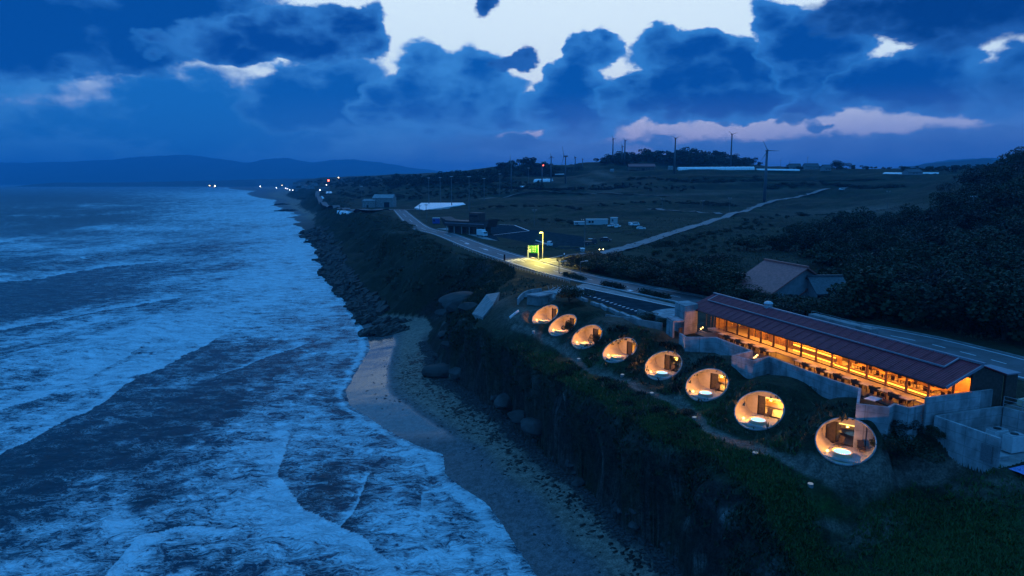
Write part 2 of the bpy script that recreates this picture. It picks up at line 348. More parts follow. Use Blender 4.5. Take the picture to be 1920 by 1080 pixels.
PROF = {
 450: [(1560, 6), (2500, 20), (4000, 34), (6000, 20)],
 530: [(1000, 6), (1560, 12), (2500, 30), (4000, 36), (6000, 20)],
 600: [(560, 9), (700, 10), (1000, 14), (1600, 35), (2500, 38), (4000, 36), (6000, 20)],
 650: [(360, 10), (450, 10.5), (560, 11), (700, 14), (1000, 22), (1400, 36), (2500, 38), (4000, 36), (6000, 20)],
 700: [(450, 11), (560, 14), (700, 20), (1000, 34), (1600, 38), (2500, 38), (6000, 20)],
 760: [(400, 11), (450, 13.5), (560, 23), (700, 30), (1000, 36), (1600, 38), (2500, 38), (6000, 20)],
 850: [(220, 11.4), (280, 11.6), (360, 12), (450, 18.5), (560, 28), (700, 34), (900, 37.5), (1200, 37), (2500, 38), (6000, 20)],
 930: [(220, 11.4), (280, 12), (360, 14.5), (450, 21), (520, 27), (610, 38.5), (900, 38), (2500, 38), (6000, 20)],
 1000: [(220, 11.4), (280, 12.5), (360, 15.5), (450, 20.5), (520, 28), (620, 40.5), (900, 39), (2500, 38), (6000, 20)],
 1060: [(220, 11.4), (280, 12.5), (360, 15), (450, 20.5), (560, 27), (700, 32), (1000, 33), (2500, 38), (6000, 20)],
 1110: [(220, 11.5), (280, 12.5), (360, 15), (450, 22), (520, 31), (600, 38), (1000, 36), (2500, 38), (6000, 20)],
 1170: [(220, 11.6), (280, 13), (360, 16), (450, 24), (520, 32), (580, 42), (660, 50), (1000, 40), (2500, 38), (6000, 20)],
 1250: [(200, 11.6), (280, 13), (360, 17), (450, 26), (520, 33), (580, 36), (670, 52), (1000, 40), (6000, 20)],
 1330: [(180, 11.6), (240, 12), (300, 13), (360, 16), (430, 24), (500, 33), (560, 35), (670, 51), (1000, 38), (6000, 20)],
 1433: [(160, 11.3), (240, 11.6), (330, 13), (370, 15), (430, 22), (500, 32), (560, 34), (670, 38), (1000, 36), (6000, 20)],
 1530: [(130, 11), (170, 11), (250, 12), (330, 13.5), (400, 19), (470, 28), (540, 35), (620, 36), (1000, 34), (6000, 20)],
 1650: [(110, 11), (140, 11.5), (200, 12), (284, 13.2), (360, 17), (440, 27), (520, 34), (620, 36), (1000, 36), (2500, 60), (6000, 20)],
 1750: [(90, 11.2), (120, 12.5), (170, 15), (230, 17.5), (300, 19), (400, 25), (520, 34), (620, 36), (1000, 38), (2600, 95), (6000, 40)],
 1850: [(75, 11.4), (100, 13), (140, 17), (190, 22), (240, 26), (400, 30), (620, 34), (1500, 40), (2600, 112), (6000, 40)],
 1930: [(75, 11.6), (100, 14), (140, 19), (190, 26.5), (240, 33), (300, 36), (620, 36), (2600, 80), (6000, 40)],
 2100: [(60, 11.5), (100, 15), (160, 24), (240, 36), (300, 40), (620, 40), (6000, 40)],
 2400: [(25, 9), (60, 11.8), (100, 17), (160, 27), (240, 38), (620, 42), (6000, 40)]}
for u, L in PROF.items():
    for D, z in L: cD(u, D, z)
for D in (130, 200, 300, 500, 800, 1500): cD(200, D, 8)
CT = np.array(ctrl)
def feat(x, y):
    y = np.maximum(y, 5.); return np.stack([x/y*2.2, np.log(y)*2.2], -1)
CF = feat(CT[:, 0], CT[:, 1])
def kern(a, b): return np.sqrt(((a[:, None, :]-b[None, :, :])**2).sum(-1)+1e-5)
_n = len(CF); _M = kern(CF, CF)-np.eye(_n)*.004
_AA = np.block([[_M, np.ones((_n, 1))], [np.ones((1, _n)), np.zeros((1, 1))]])
_w = np.linalg.solve(_AA, np.append(CT[:, 2], 0))
def hl(x, y):
    x = np.asarray(x, float).ravel(); y = np.asarray(y, float).ravel(); f = feat(x, y); out = np.empty(len(x))
    for i in range(0, len(x), 20000): out[i:i+20000] = kern(f[i:i+20000], CF)@_w[:-1]+_w[-1]
    return out
def curve(pts):           # list of (x, y) -> f(y)
    P = np.array(sorted([(p[1], p[0]) for p in pts])); ly = np.log(P[:, 0])
    return lambda y: np.interp(np.log(np.maximum(y, 4.)), ly, P[:, 1])
def pxs(L, zk): return [tuple(A(u, v, zk)[:2]) for u, v in L]
XW = curve(pxs([(1090, 1200), (1000, 1080), (950, 1010), (905, 945), (832, 890), (828, 852), (775, 835), (712, 800), (655, 760), (648, 735), (668, 700), (692, 655), (681, 612), (642, 560), (602, 500), (585, 460), (568, 430), (556, 400), (520, 375), (480, 358), (430, 351.5), (385, 346)], 0)+[(-1700*K, 9000*K)])
foot = [tuple(A(u, v, 1.6)[:2]) for u, v in [(1420, 1300), (1330, 1130), (1290, 1080), (1240, 1035), (1160, 970), (1080, 900), (1010, 845), (960, 790), (900, 742), (850, 712), (822, 690), (815, 665), (806, 640), (812, 615)]]
XF = curve(foot+[(-15*K, 117*K), (-23.5*K, 121*K), (-31*K, 140*K), (-40.7*K, 168*K), (-62*K, 240*K), (-92*K, 338*K), (-145*K, 510*K), (-268*K, 885*K), (-600*K, 2000*K), (-1100*K, 3500*K), (-1600*K, 9000*K)])
XT = curve([tuple(A(u, v, 8.6)[:2]) for u, v in [(1720, 1250), (1580, 1090), (1500, 980), (1400, 905), (1300, 848), (1180, 788), (1060, 718), (950, 645), (890, 618)]]+
     [(-4.4*K, 84*K), (-2.4*K, 92*K), (-.5*K, 100*K), (1*K, 108*K), (-1*K, 116*K), (-6.5*K, 124*K), (-12*K, 140*K), (-20*K, 168*K), (-34*K, 230*K), (-57*K, 300*K), (-80*K, 345*K), (-118*K, 510*K), (-235*K, 885*K), (-560*K, 2000*K), (-1050*K, 3500*K), (-1500*K, 9000*K)])
def height(x, y, detail=True):
    """ground height incl. shore; returns z, cliff parameter (0 beach .. 1 land), beach parameter"""
    xw, xf, xt = XW(y), XF(y), XT(y)
    n1 = perlin(x*0+y/9., y*0+3.3)*1.6+perlin(x*0+y/3.1, y*0+8.3)*.8+perlin(x*0+y/1.1, y*0+1.3)*.3
    n2 = perlin(x*0+y/7., y*0+13.3)*1.8+perlin(x*0+y/2.3, y*0+18.3)*.8
    far = sm(y, 150, 900); amp = np.where(y > 180, 1+far*8, 1)
    n3 = perlin(y/22., y*0+4.4)*2.2+perlin(y/8., y*0+9.4)*.7
    xw = xw+n3*np.where(y > 180, 1+far*8, .55); xf = np.maximum(xf+n1*amp, xw+.8); xt = np.maximum(xt+n2*amp, xf+1.2)
    zl = hl(x, y)
    zf = 2.4
    tb = np.clip((x-xw)/np.maximum(xf-xw, .1), 0, 1)
    zb = np.where(x < xw, (x-xw)*.06, zf*tb**1.15)
    zb = np.maximum(zb, -3.5)
    tc_ = np.clip((x-xf)/np.maximum(xt-xf, .1), 0, 1)
    steep = sm(y, 190, 150)             # near: cliff; far: slumped slope
    pr_c = 1-(1-tc_)**2.6; pr_s = tc_+.10*np.sin(tc_*np.pi*2)*-1
    pr = pr_c*steep+pr_s*(1-steep)
    z = np.where(x < xf, zb, zf*(1-pr)+np.maximum(zl, 3)*pr)
    if detail:
        d = fbm(x/7., y/7., 5)*.35+fbm(x/1.3, y/1.3, 3)*.10
        wild = np.where(x > xf, 1., .12)*sm(tc_, 0, .2)+.08
        z = z+d*wild*np.clip(y/60., .6, 3.)*(1-flatmask(x, y)*.98)
        bl = (1-steep)*np.sin(np.pi*np.clip(tc_, 0, 1))
        z = z+(fbm(x/26., y/40., 4, .5, ridged=True)*7.+fbm(x/9., y/9., 4)*1.2)*bl
    tw = sm(y, 340, 420)*sm(y, 1300, 1000)*(x > xt)*sm(fbm(x/120., y/90., 2), -.35, .05)
    z = z+tw*1.25*np.sin((z+fbm(x/60., y/60., 3)*4)*2*np.pi/7.2)
    z = z+sm(y, 260, 420)*sm(y, 2500, 1500)*(x > xt)*(fbm(x/90., y/60., 4)*5.5)
    fm = flatmask(x, y)*(x > xt)
    z = z*(1-fm)+PL*K*fm
    for c_, nn, hh, ww, e2 in HOLES:
        dx, dy = x-c_.x, y-c_.y
        zi = dx*hh.x+dy*hh.y; wi = dx*ww.x+dy*ww.y
        b_ = sm(np.hypot((zi-5.0)/4.6, wi/4.6), 1., .45)
        z = np.where(b_ > 0, z*(1-b_)+np.maximum(z, c_.z+2.05)*b_, z)
        r = np.hypot(zi/max(nn.z, .3), wi); zp = c_.z+zi*math.hypot(nn.x, nn.y)/nn.z-.03
        k = sm(r, 4.6, 2.9); z = z*(1-k)+zp*k
    ic = inpoly(x, y, COURT); z = np.where(ic, 10.2*K, z)
    return z, tc_, tb
# round room openings fitted from the photograph: centre u, v, width, height, top offset
HOLES = []
for u, v, w_, h_, xt_ in [(1022.5, 591, 47.8, 37.1, 12.2), (1054.9, 609.6, 50.6, 39.2, 13), (1100.5, 631.6, 54.8, 43.9, 11.5), (1161.8, 656.5, 60.6, 45.8, 13), (1243.6, 685.2, 66, 52.9, 8.5), (1325.4, 721.5, 74.6, 59.4, 9), (1423.3, 769.4, 84.8, 70.7, 7), (1584.9, 826.7, 99.6, 84.4, 3)]:
    a2, b2, cv = w_*w_/4, h_*h_/4, xt_*h_/2; m_ = (a2+b2)/2; r_ = math.hypot((a2-b2)/2, cv)
    ea, eb = math.sqrt(m_+r_), math.sqrt(m_-r_); th = .5*math.atan2(cv, (a2-b2)/2)
    D_ = 2.4*F/ea; rv = Vector(ray(u, v)); pos = Vector((0, 0, H))+rv*D_; dv0 = -rv.normalized()
    Rr = Vector((-dv0.y, dv0.x, 0)).normalized()
    if Rr.x < 0: Rr = -Rr
    Uu = Rr.cross(dv0)*1.0
    if Uu.z < 0: Uu = -Uu
    al = math.acos(eb/ea); mi_ = -math.sin(th)*Rr+math.cos(th)*Uu
    nn = (dv0*math.cos(al)+mi_*math.sin(al)).normalized()
    hh = Vector((-nn.x, -nn.y, 0)).normalized(); ww = hh.cross(Vector((0, 0, 1))); e2 = ww.cross(hh)*0+hh*nn.z+Vector((0, 0, 1))*math.hypot(nn.x, nn.y)
    HOLES.append((pos, nn, hh, ww, e2))
COURT = None
def inpoly(x, y, P):
    c_ = np.zeros(np.shape(x), bool); j = len(P)-1
    for i in range(len(P)):
        xi, yi = P[i][0], P[i][1]; xj, yj = P[j][0], P[j][1]
        c_ ^= ((yi > y) != (yj > y)) & (x < (xj-xi)*(y-yi)/((yj-yi) or 1e-9)+xi); j = i
    return c_
COURT = [A(1755, 780, 12), A(1871, 821, 12), A(2010, 790, 12), A(1985, 758, 12), A(1869, 761.5, 12)]
# flat places: distance to road polylines etc.
ROADC = [A(u, v, PL) for u, v in [(748, 393), (768, 412), (790, 428), (832, 439), (898, 464), (966, 486), (1038, 508), (1096, 522), (1160, 535), (1245, 552), (1400, 582), (1670, 630), (1800, 660), (1920, 692), (2100, 740)]]
FLAT = [(A(1150, 565, PL), 14*K), (A(1240, 585, PL), 8*K), (A(1000, 450, PL), 16*K), (A(1060, 448, PL), 18*K), (A(900, 425, PL), 14*K), (A(960, 433, PL), 16*K), (A(1100, 485, PL), 14*K), (A(1380, 625, 11.2), 8*K), (A(1480, 655, 11.2), 8*K), (A(1600, 700, 11.2), 8*K), (A(1720, 740, 11.2), 7*K)]
def flatmask(x, y):
    m = np.zeros(np.shape(x))
    for a, b in zip(ROADC[:-1], ROADC[1:]):
        ax, ay = a.x, a.y; bx, by = b.x-a.x, b.y-a.y
        t_ = np.clip(((x-ax)*bx+(y-ay)*by)/(bx*bx+by*by), 0, 1)
        d = np.hypot(x-ax-t_*bx, y-ay-t_*by); m = np.maximum(m, sm(d, 11, 6.5))
    for c, r in FLAT: m = np.maximum(m, sm(np.hypot(x-c.x, y-c.y), r*1.25, r*.85))
    return m
def G(u, v, lift=0.):      # where the sight line of pixel (u, v) meets the land
    D = np.exp(np.linspace(math.log(22.), math.log(9000.), 900)); r = ray(u, v)
    x = r[0]/r[1]*D; zr = H+r[2]/r[1]*D; zt = height(x, D)[0]
    i = np.where(zr <= zt)[0]
    i = i[0] if len(i) else len(D)-1
    if i > 0:
        f0 = zr[i-1]-zt[i-1]; f1 = zr[i]-zt[i]; k = f0/(f0-f1) if f0 != f1 else 0; k = min(max(k, 0), 1)
        Dh = D[i-1]+(D[i]-D[i-1])*k
    else: Dh = D[0]
    xx = r[0]/r[1]*Dh
    return Vector((xx, Dh, float(height(np.array([xx]), np.array([Dh]))[0][0])+lift))
def zg(x, y): return float(height(np.array([float(x)]), np.array([float(y)]))[0][0])
# ------------------------------------------------------------------ ground sheet, cut into ground / cliff / beach / footpath
def grid(tvals, dvals):
    T_, D_ = np.meshgrid(tvals, dvals); return (T_*D_).ravel(), D_.ravel()
def grid_faces(nt, nd):
    i = np.arange(nd-1)[:, None]*nt+np.arange(nt-1)[None, :]
    return np.stack([i, i+1, i+nt+1, i+nt], -1).reshape(-1, 4)
def cgrid(fine, lo, hi):
    return np.concatenate([np.arange(lo, -.8, .01), np.arange(-.8, .8, fine), np.arange(.8, hi, .006)])
tv = cgrid(.0018, -.9, 1.1)
dv = np.concatenate([np.exp(np.arange(math.log(24.), math.log(300.), .0045)), np.exp(np.arange(math.log(301.), math.log(15000.), .009))])
gx, gy = grid(tv, dv)
gz, gtc, gtb = height(gx, gy)
gxw, gxf, gxt = XW(gy), XF(gy), XT(gy)
# fluted cliff face, pushed sideways
cl_ = np.sin(np.pi*np.clip(gtc, 0, 1))*(gy < 190)
gx2 = gx+cl_*(fbm(gy/2.2+gx*.1, gz/4.5, 4, .6)*2.8+fbm(gy/9., gz/9., 2)*3.0)
gz2 = gz+cl_*fbm(gx/1.5, gy/1.5, 3)*.5
gu, gv = proj(gx2, gy, gz2)
def pg(u0, v0, su, sv, rot=0):
    a = math.radians(-rot); du = gu-u0; dv_ = gv-v0; x = du*math.cos(a)-dv_*math.sin(a); y = du*math.sin(a)+dv_*math.cos(a)
    return np.exp(-((x/su)**2+(y/sv)**2))
N1 = fbm(gx/5., gy/5., 5)*.5+.5; N2 = fbm(gx/26., gy/26., 4)*.5+.5; N3 = fbm(gx/1.1, gy/1.1, 3)*.5+.5
def L3(c): return np.array(c)[None, :]
def lerp(a, b, m): return a*(1-m[:, None])+b*m[:, None]
dark_g, dry_g, lush, soil = L3((.014, .021, .010)), L3((.034, .036, .020)), L3((.018, .062, .012)), L3((.14, .11, .09))
col = lerp(np.repeat(dark_g, len(gx), 0), dry_g, sm(N1*.6+N2*.5+N3*.15, .5, .85))
midf = sm(gy, 170, 260)*(gtc >= 1)
col = lerp(col, L3((.012, .032, .010)), midf*sm(N2, .3, .7)*.8)
mound = pg(1250, 690, 330, 110, -24)
col = lerp(col, L3((.062, .048, .034)), np.clip(mound*1.1, 0, 1)*sm(N1, .3, .7)*.8)
edge = np.clip(1-np.abs(gx-gxt-2.2)/4.5, 0, 1)*sm(gy, 112, 95)
edge2 = pg(1230, 830, 130, 60, -32)+pg(1080, 720, 120, 34, -36)+pg(1380, 900, 90, 40, -30)+pg(1850, 1040, 260, 110, 15)*.6+pg(1540, 960, 70, 30, 0)
lm_ = np.clip(np.maximum(edge*.8, edge2)*(gtc > .75)*(.25+1.1*sm(N1*.55+N2*.6, .38, .75)), 0, 1); col = lerp(col, lush, lm_)
for (u0, v0, su, sv, r_, k_) in [(1640, 393, 120, 7, -3, .9), (1110, 342, 34, 6, 12, .95), (1135, 328, 24, 5, 15, .9), (1062, 352, 22, 6, 20, .8), (1250, 366, 200, 2.5, -2, .5), (970, 362, 90, 3, 0, .3), (980, 590, 46, 18, -12, .9), (930, 566, 30, 12, -10, .6), (1130, 360, 26, 4, 0, .7),
                               (1150, 605, 70, 18, -18, .5), (1330, 665, 90, 16, -20, .45), (1640, 995, 60, 22, -20, .9), (1560, 985, 40, 12, 10, .8), (1760, 905, 110, 12, 14, .7), (1880, 905, 60, 12, 10, .6), (740, 435, 30, 3, 0, .6), (865, 490, 20, 14, 0, .35), (1720, 865, 90, 24, 8, .5), (1560, 480, 120, 10, -4, .25)]:
    col = lerp(col, soil, np.clip(pg(u0, v0, su, sv, r_)*k_*1.3, 0, 1)*(.5+.5*N3))
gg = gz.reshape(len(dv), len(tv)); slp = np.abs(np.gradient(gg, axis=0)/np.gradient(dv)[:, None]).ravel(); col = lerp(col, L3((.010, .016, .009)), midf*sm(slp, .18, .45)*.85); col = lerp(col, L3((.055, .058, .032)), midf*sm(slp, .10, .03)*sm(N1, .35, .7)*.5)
# cliff: earth and rock under hanging plants
cm = (gtc > 0)*(gtc < 1)*sm(gtc, 1., .55)
rockc = lerp(np.repeat(L3((.026, .023, .02)), len(gx), 0), L3((.20, .185, .17)), sm(fbm(gy/3., gz/2.4, 4), .05, .5))
terr = fbm(gx/40., gy/11., 4); col = lerp(col, L3((.012, .018, .011)), midf*sm(terr, .0, .22)*.8); col = lerp(col, L3((.085, .075, .05)), midf*sm(terr, -.12, -.3)*.5)
cmix = np.clip(cm*sm(N1, .75, .35)*1.1, 0, 1)*np.where(gy > 190, .08, 1)
col = lerp(col, rockc, cmix)
# beach
wet = np.clip(sm(gtb, .62, .40)+0*gx, 0, 1)
sandc = lerp(np.repeat(L3((.20, .15, .115)), len(gx), 0), L3((.10, .10, .105)), wet)
peb = sm(gtb+(N1-.5)*.35, .80, .92)
sandc = lerp(sandc, L3((.05, .045, .043)), peb*.9*sm(gy, 175, 160))
sandc = lerp(sandc, L3((.05, .045, .042)), sm(gy, 185, 205)*sm(gy, 800, 600))
isb = (gx <= gxf+.2)&(gtc <= 0)
col = np.where(isb[:, None], sandc, col)
fars = (gy > 195)&(gy < 560)
shelf = fars&(gx < gxt)&(gtb > .12)&(gtc < .06)
rj = np.abs(perlin(gx/2.6, gy/7.))+np.abs(perlin(gx/1.1, gy/3.))*.5
gz2 = gz2+np.where(shelf, (rj*2.4-.6)*np.clip(gtb*3, 0, 1)*(1-gtc*3), 0)
# footpath
PATH = [(965, 612), (995, 620), (1012, 628), (1040, 645), (1075, 668), (1096, 690), (1130, 702), (1180, 716), (1235, 742), (1285, 762), (1312, 785), (1325, 804), (1350, 816), (1390, 830), (1450, 850), (1500, 872), (1560, 888), (1640, 893), (1700, 886), (1790, 868), (1866, 857), (1960, 850)]
PP = np.array([tuple(G(u, v)[:2]) for u, v in PATH])
dmin = np.full(len(gx), 1e9)
near = (gy < 160)
for a, b in zip(PP[:-1], PP[1:]):
    e = b-a; tt = np.clip(((gx[near]-a[0])*e[0]+(gy[near]-a[1])*e[1])/(e@e), 0, 1)
    dmin[near] = np.minimum(dmin[near], np.hypot(gx[near]-a[0]-tt*e[0], gy[near]-a[1]-tt*e[1]))
dmin = dmin+fbm(gx/1.7, gy/1.7, 3)*.45
pth = sm(dmin, 1.0, .3)*(gtc >= .95)
col = lerp(col, L3((.15, .12, .10)), pth*.75)
gz2 = gz2-pth*.08
Vg = np.stack([gx2, gy, gz2], -1); Fg = grid_faces(len(tv), len(dv))
alpha = np.where(isb, np.clip(sm(gtb+(N2-.5)*.3, .50, .40)*np.maximum(.30, sm(gv, 850, 800))*1.0*sm(gy, 190, 170), 0, 1), 0)
rgba = np.concatenate([col, alpha[:, None]], 1).astype(np.float32)
def terrain_mat(name, bumpd, hasrock=0., wetk=0.):
    m = bpy.data.materials.new(name); m.use_nodes = True; q = NT(m.node_tree); b = q.n['Principled BSDF']
    at_ = q.node('ShaderNodeAttribute', attribute_name='tint'); co = q.node('ShaderNodeNewGeometry').outputs['Position']
    n1 = q.noise(co, 1.3, 6, .65); n2 = q.noise(co, 5.5, 4, .6)
    f = q.math('MULTIPLY', q.step(n1, .28, .72, .55, 1.45), q.step(n2, .3, .7, .6, 1.35))
    q.put(b.inputs['Base Color'], q.vmath('SCALE', at_.outputs['Color'], f))
    q.put(b.inputs['Roughness'], q.math('MULTIPLY_ADD', at_.outputs['Alpha'], -.78, .95) if wetk else .95)
    b.inputs['Specular IOR Level'].default_value = .5 if wetk else .15
    h = q.math('ADD', n1, q.math('MULTIPLY', n2, .5))
    if wetk: h = q.math('MULTIPLY', h, q.math('SUBTRACT', 1.02, at_.outputs['Alpha']))
    q.put(b.inputs['Normal'], q.bump(h, .7, bumpd)); return m
ground_m, cliff_m, sand_m = terrain_mat('ground_cover', .22), terrain_mat('cliff_earth', .5), terrain_mat('beach_sand', .05, wetk=1)
cls = np.zeros(len(gx), int); cls[pth > .5] = 3; cls[(gtc > 0.02)&(gtc < .97)] = 2; cls[isb] = 1
fc = cls[Fg].max(1); fc = np.where((cls[Fg] == 1).all(1), 1, np.where((cls[Fg] == 2).any(1), 2, np.where((cls[Fg] == 3).all(1), 3, np.where((cls[Fg] == 1).any(1), 2, 0))))
inh = np.zeros(len(gx), bool); gy2 = gy.copy()
for c_, nn, hh, ww, e2 in HOLES:
    zi = (gx2-c_.x)*hh.x+(gy-c_.y)*hh.y; wi = (gx2-c_.x)*ww.x+(gy-c_.y)*ww.y
    rr = np.hypot(zi/nn.z, wi); inh |= rr < 1.8
    sn = (rr >= 1.8)&(rr < 2.56); k_ = 2.5/np.maximum(rr, .1); zi2, wi2 = zi*k_, wi*k_
    gx2 = np.where(sn, c_.x+zi2*hh.x+wi2*ww.x, gx2); gy2 = np.where(sn, c_.y+zi2*hh.y+wi2*ww.y, gy2); gz2 = np.where(sn, c_.z+zi2*math.hypot(nn.x, nn.y)/nn.z-.02, gz2)
keepf = (gz2[Fg].max(1) > -2.2)&~inh[Fg].any(1)
Vg = np.stack([gx2, gy2, gz2], -1)
for k_, nm, mm in ((0, 'ground', ground_m), (1, 'beach', sand_m), (2, 'cliff', cliff_m), (3, 'footpath', ground_m)):
    f_ = Fg[(fc == k_)&keepf]; used = np.unique(f_); re = np.zeros(len(Vg), np.int64); re[used] = np.arange(len(used))
    o = mesh_np(nm, Vg[used], re[f_], mm); o['kind'] = 'structure'
    ca = o.data.color_attributes.new('tint', 'FLOAT_COLOR', 'POINT'); ca.data.foreach_set('color', rgba[used].ravel())

# ------------------------------------------------------------------ sea
tv2 = cgrid(.0024, -1.15, .2)
tv2 = np.concatenate([np.arange(-1.4, -.8, .012), np.arange(-.8, .34, .0024)])
dv2 = np.concatenate([np.exp(np.arange(math.log(26.), math.log(500.), .0042)), np.exp(np.arange(math.log(502.), math.log(60000.), .02))])
sx, sy = grid(tv2, dv2)
su_, sv_ = proj(sx, sy, 0*sx)
ax_ = sx+sy*.12+fbm(sx/60., sy/60., 3)*16
dist = XW(sy)-sx                             # metres offshore
fade = np.clip(400/np.maximum(sy, 1), .05, 1)
ph = ax_/17.+fbm(sx/45., sy/90., 2)*2.2
crest = (np.maximum(0, np.sin(ph))**3)*sm(fbm(sx/50.+9, sy/70., 3), -.25, .3)
dz = crest*1.5*sm(dist, 2, 30)+.42*fbm(sx/7.5, sy/9., 4)*sm(dist, 0, 16)+.14*fbm(sx/1.9, sy/1.9, 4)*sm(dist, 0, 8)+.05*fbm(sx/.7, sy/.7, 2)
sz = .04+dz*(.35+.65*fade)
def sg(u0, v0, su, sv, rot=0):
    a = math.radians(rot); du = su_-u0; dv_ = sv_-v0; x = du*math.cos(a)-dv_*math.sin(a); y = du*math.sin(a)+dv_*math.cos(a)
    return np.exp(-((x/su)**2+(y/sv)**2))
big_ = fbm(sx/55., sy/75., 4); med = fbm(sx/13., sy/17., 4); sml = fbm(sx/3.6, sy/5., 4)
fo = .54+.40*big_+.55*med+.42*sml+.22*(crest-.3)
fo = fo+.18*sm(dist, 60, 8)+.14*sm(sy, 180, 420)*sm(dist, 260, 60)
for b in [(170, 690, 300, 60, 22, .34), (60, 625, 150, 26, 10, .25), (420, 600, 200, 34, 14, .15), (560, 520, 120, 60, 0, .22), (560, 920, 170, 70, 10, .22), (430, 1010, 120, 40, 25, .2), (700, 1000, 120, 70, -20, .2), (250, 1010, 90, 50, -20, .3), (240, 830, 34, 9, 18, .6), (220, 960, 22, 40, -20, .45),
          (100, 1060, 110, 30, 0, .25), (545, 800, 120, 40, 15, .15), (620, 700, 80, 60, 20, .18), (40, 462, 60, 7, 0, .45), (160, 470, 120, 6, 5, .3), (250, 428, 120, 5, 0, .3), (430, 400, 140, 30, 0, .25), (400, 365, 160, 8, 0, .25), (90, 405, 60, 4, 0, .3), (180, 385, 70, 3, 0, .3), (230, 590, 160, 10, 12, .2), (330, 525, 130, 8, 6, .25),
          (60, 560, 190, 34, 6, -.5), (30, 500, 130, 18, 4, -.35), (110, 410, 140, 26, 2, -.28), (60, 370, 160, 12, 0, -.28), (230, 815, 330, 34, 22, -.26), (100, 900, 230, 45, 16, -.16), (420, 770, 150, 26, 18, -.22), (470, 660, 130, 26, 12, -.25), (380, 1040, 110, 34, 0, -.2), (490, 900, 30, 20, 0, -.15),
          (612, 905, 56, 48, 0, -.55), (655, 760, 30, 40, 0, -.25), (540, 1065, 90, 26, 0, -.15), (30, 720, 60, 20, 10, -.2), (300, 470, 140, 12, 4, -.2), (270, 940, 60, 16, 20, -.25)]:
    fo = fo+sg(*b[:-1])*b[-1]
def front(pts, up=1, wb=10., amp=.7, dk=.35):
    best = np.full(len(sx), 1e9); sgn = np.zeros(len(sx))
    for (u0, v0), (u1, v1) in zip(pts[:-1], pts[1:]):
        eu, ev = u1-u0, v1-v0; L2 = eu*eu+ev*ev; tt = ((su_-u0)*eu+(sv_-v0)*ev)/L2; tcl = np.clip(tt, 0, 1)
        d = np.hypot(su_-u0-tcl*eu, sv_-v0-tcl*ev); cr = (eu*(sv_-v0)-ev*(su_-u0))/math.sqrt(L2)
        m_ = d < best; best = np.where(m_, d, best); sgn = np.where(m_, cr, sgn)
    sd = np.sign(sgn)*best+(med*10+sml*8)*np.clip(wb/8, .5, 1.2); best = np.abs(sd); a = (sd*up < 0)
    tot_ = np.where(a, amp*np.exp(-best/wb)+.2*np.exp(-best/(wb*5)), -dk*np.exp(-best/(wb*2.6)))
    return tot_*(best < 200)
fo = fo+front([(-200, 940), (0, 851), (115, 796), (154, 779), (197, 752), (243, 719)], 1, 9)+front([(240, 709), (308, 690), (337, 671), (400, 637)], 1, 7, .6)+front([(534, 844), (520, 887), (544, 926), (578, 960), (640, 988)], -1, 9, .6, .3)
fo = fo+front([(690, 897), (675, 940), (656, 969), (640, 985)], -1, 4, .5, .25)+front([(560, 950), (620, 975), (680, 1003), (738, 1065), (760, 1120)], -1, 16, .5, .1)+front([(791, 931), (786, 974)], 1, 4, .5, .1)+front([(0, 770), (90, 742), (180, 700), (260, 655)], 1, 6, .3, .25)+front([(0, 620), (120, 598), (230, 578), (330, 560)], 1, 5, .3, .3)+front([(420, 700), (500, 672), (560, 650)], 1, 5, .35, .2)+front([(200, 1080), (260, 1010), (340, 985), (420, 990)], -1, 8, .4, .3)+front([(0, 530), (80, 522), (200, 500), (300, 492)], 1, 4, .3, .25)
# breaking front: bright line with dark trough shoreward
edge_l = np.abs(dist-(1.2+fbm(sy/6., sy*0, 3)*1.8)); fo = fo+.5*np.exp(-(edge_l/.7)**2)*sm(sy, 250, 150)
fo = np.clip(fo, -.1, 1.3)
film = np.clip(sm(dist, 16, 2)+sg(600, 905, 70, 64)*.9, 0, 1)*sm(sy, 220, 150)
Fs = grid_faces(len(tv2), len(dv2)); keep = (dist[Fs].max(1) > -7)
Vs = np.stack([sx, sy, sz-np.clip(-dist, 0, 3)*.05], -1)
m = bpy.data.materials.new('sea_water'); m.use_nodes = True; q = NT(m.node_tree); b = q.n['Principled BSDF']
at_ = q.node('ShaderNodeAttribute', attribute_name='foam'); co = q.node('ShaderNodeNewGeometry').outputs['Position']
fsep = q.node('ShaderNodeSeparateColor'); q.l.new(at_.outputs['Color'], fsep.inputs[0])
fcv, flm, frn = fsep.outputs[0], fsep.outputs[1], fsep.outputs[2]
wn_ = q.node('ShaderNodeTexNoise'); q.put(wn_.inputs['Vector'], co); wn_.inputs['Scale'].default_value = .35; wn_.inputs['Detail'].default_value = 5
wvv = q.vmath('ADD', co, q.vmath('MULTIPLY', q.vmath('SUBTRACT', wn_.outputs['Color'], (.5, .5, .5)), (3.4, 3.4, 0)))
wvv = q.vmath('MULTIPLY', wvv, (.62, 1.3, .3))
def lace(sc_, w):
    n_ = q.noise(wvv, sc_, 4, .62, 1.1); return q.math('SUBTRACT', 1, q.math('ABSOLUTE', q.math('MULTIPLY', q.math('SUBTRACT', n_, .5), w)))
l1, l2 = lace(.55, 7.), lace(1.5, 7.)
n3 = q.noise(wvv, .30, 9, .7, .8); n4 = q.noise(wvv, 2.6, 5, .7, .8)
tex = q.math('ADD', q.math('ADD', q.math('MULTIPLY', l1, .30), q.math('MULTIPLY', l2, .30)), q.math('ADD', q.math('MULTIPLY', n3, 1.5), q.math('MULTIPLY', n4, .5)))
val = q.math('ADD', tex, q.math('MULTIPLY_ADD', fcv, .95, -1.78))
fm = q.math('MULTIPLY', q.step(val, -.10, .58), q.step(q.math('ADD', q.math('MULTIPLY', n4, .5), q.math('MULTIPLY', n3, .5)), .36, .60, .42, 1.))
fm = q.math('MULTIPLY', fm, q.step(fcv, -.1, .75, .45, 1.))
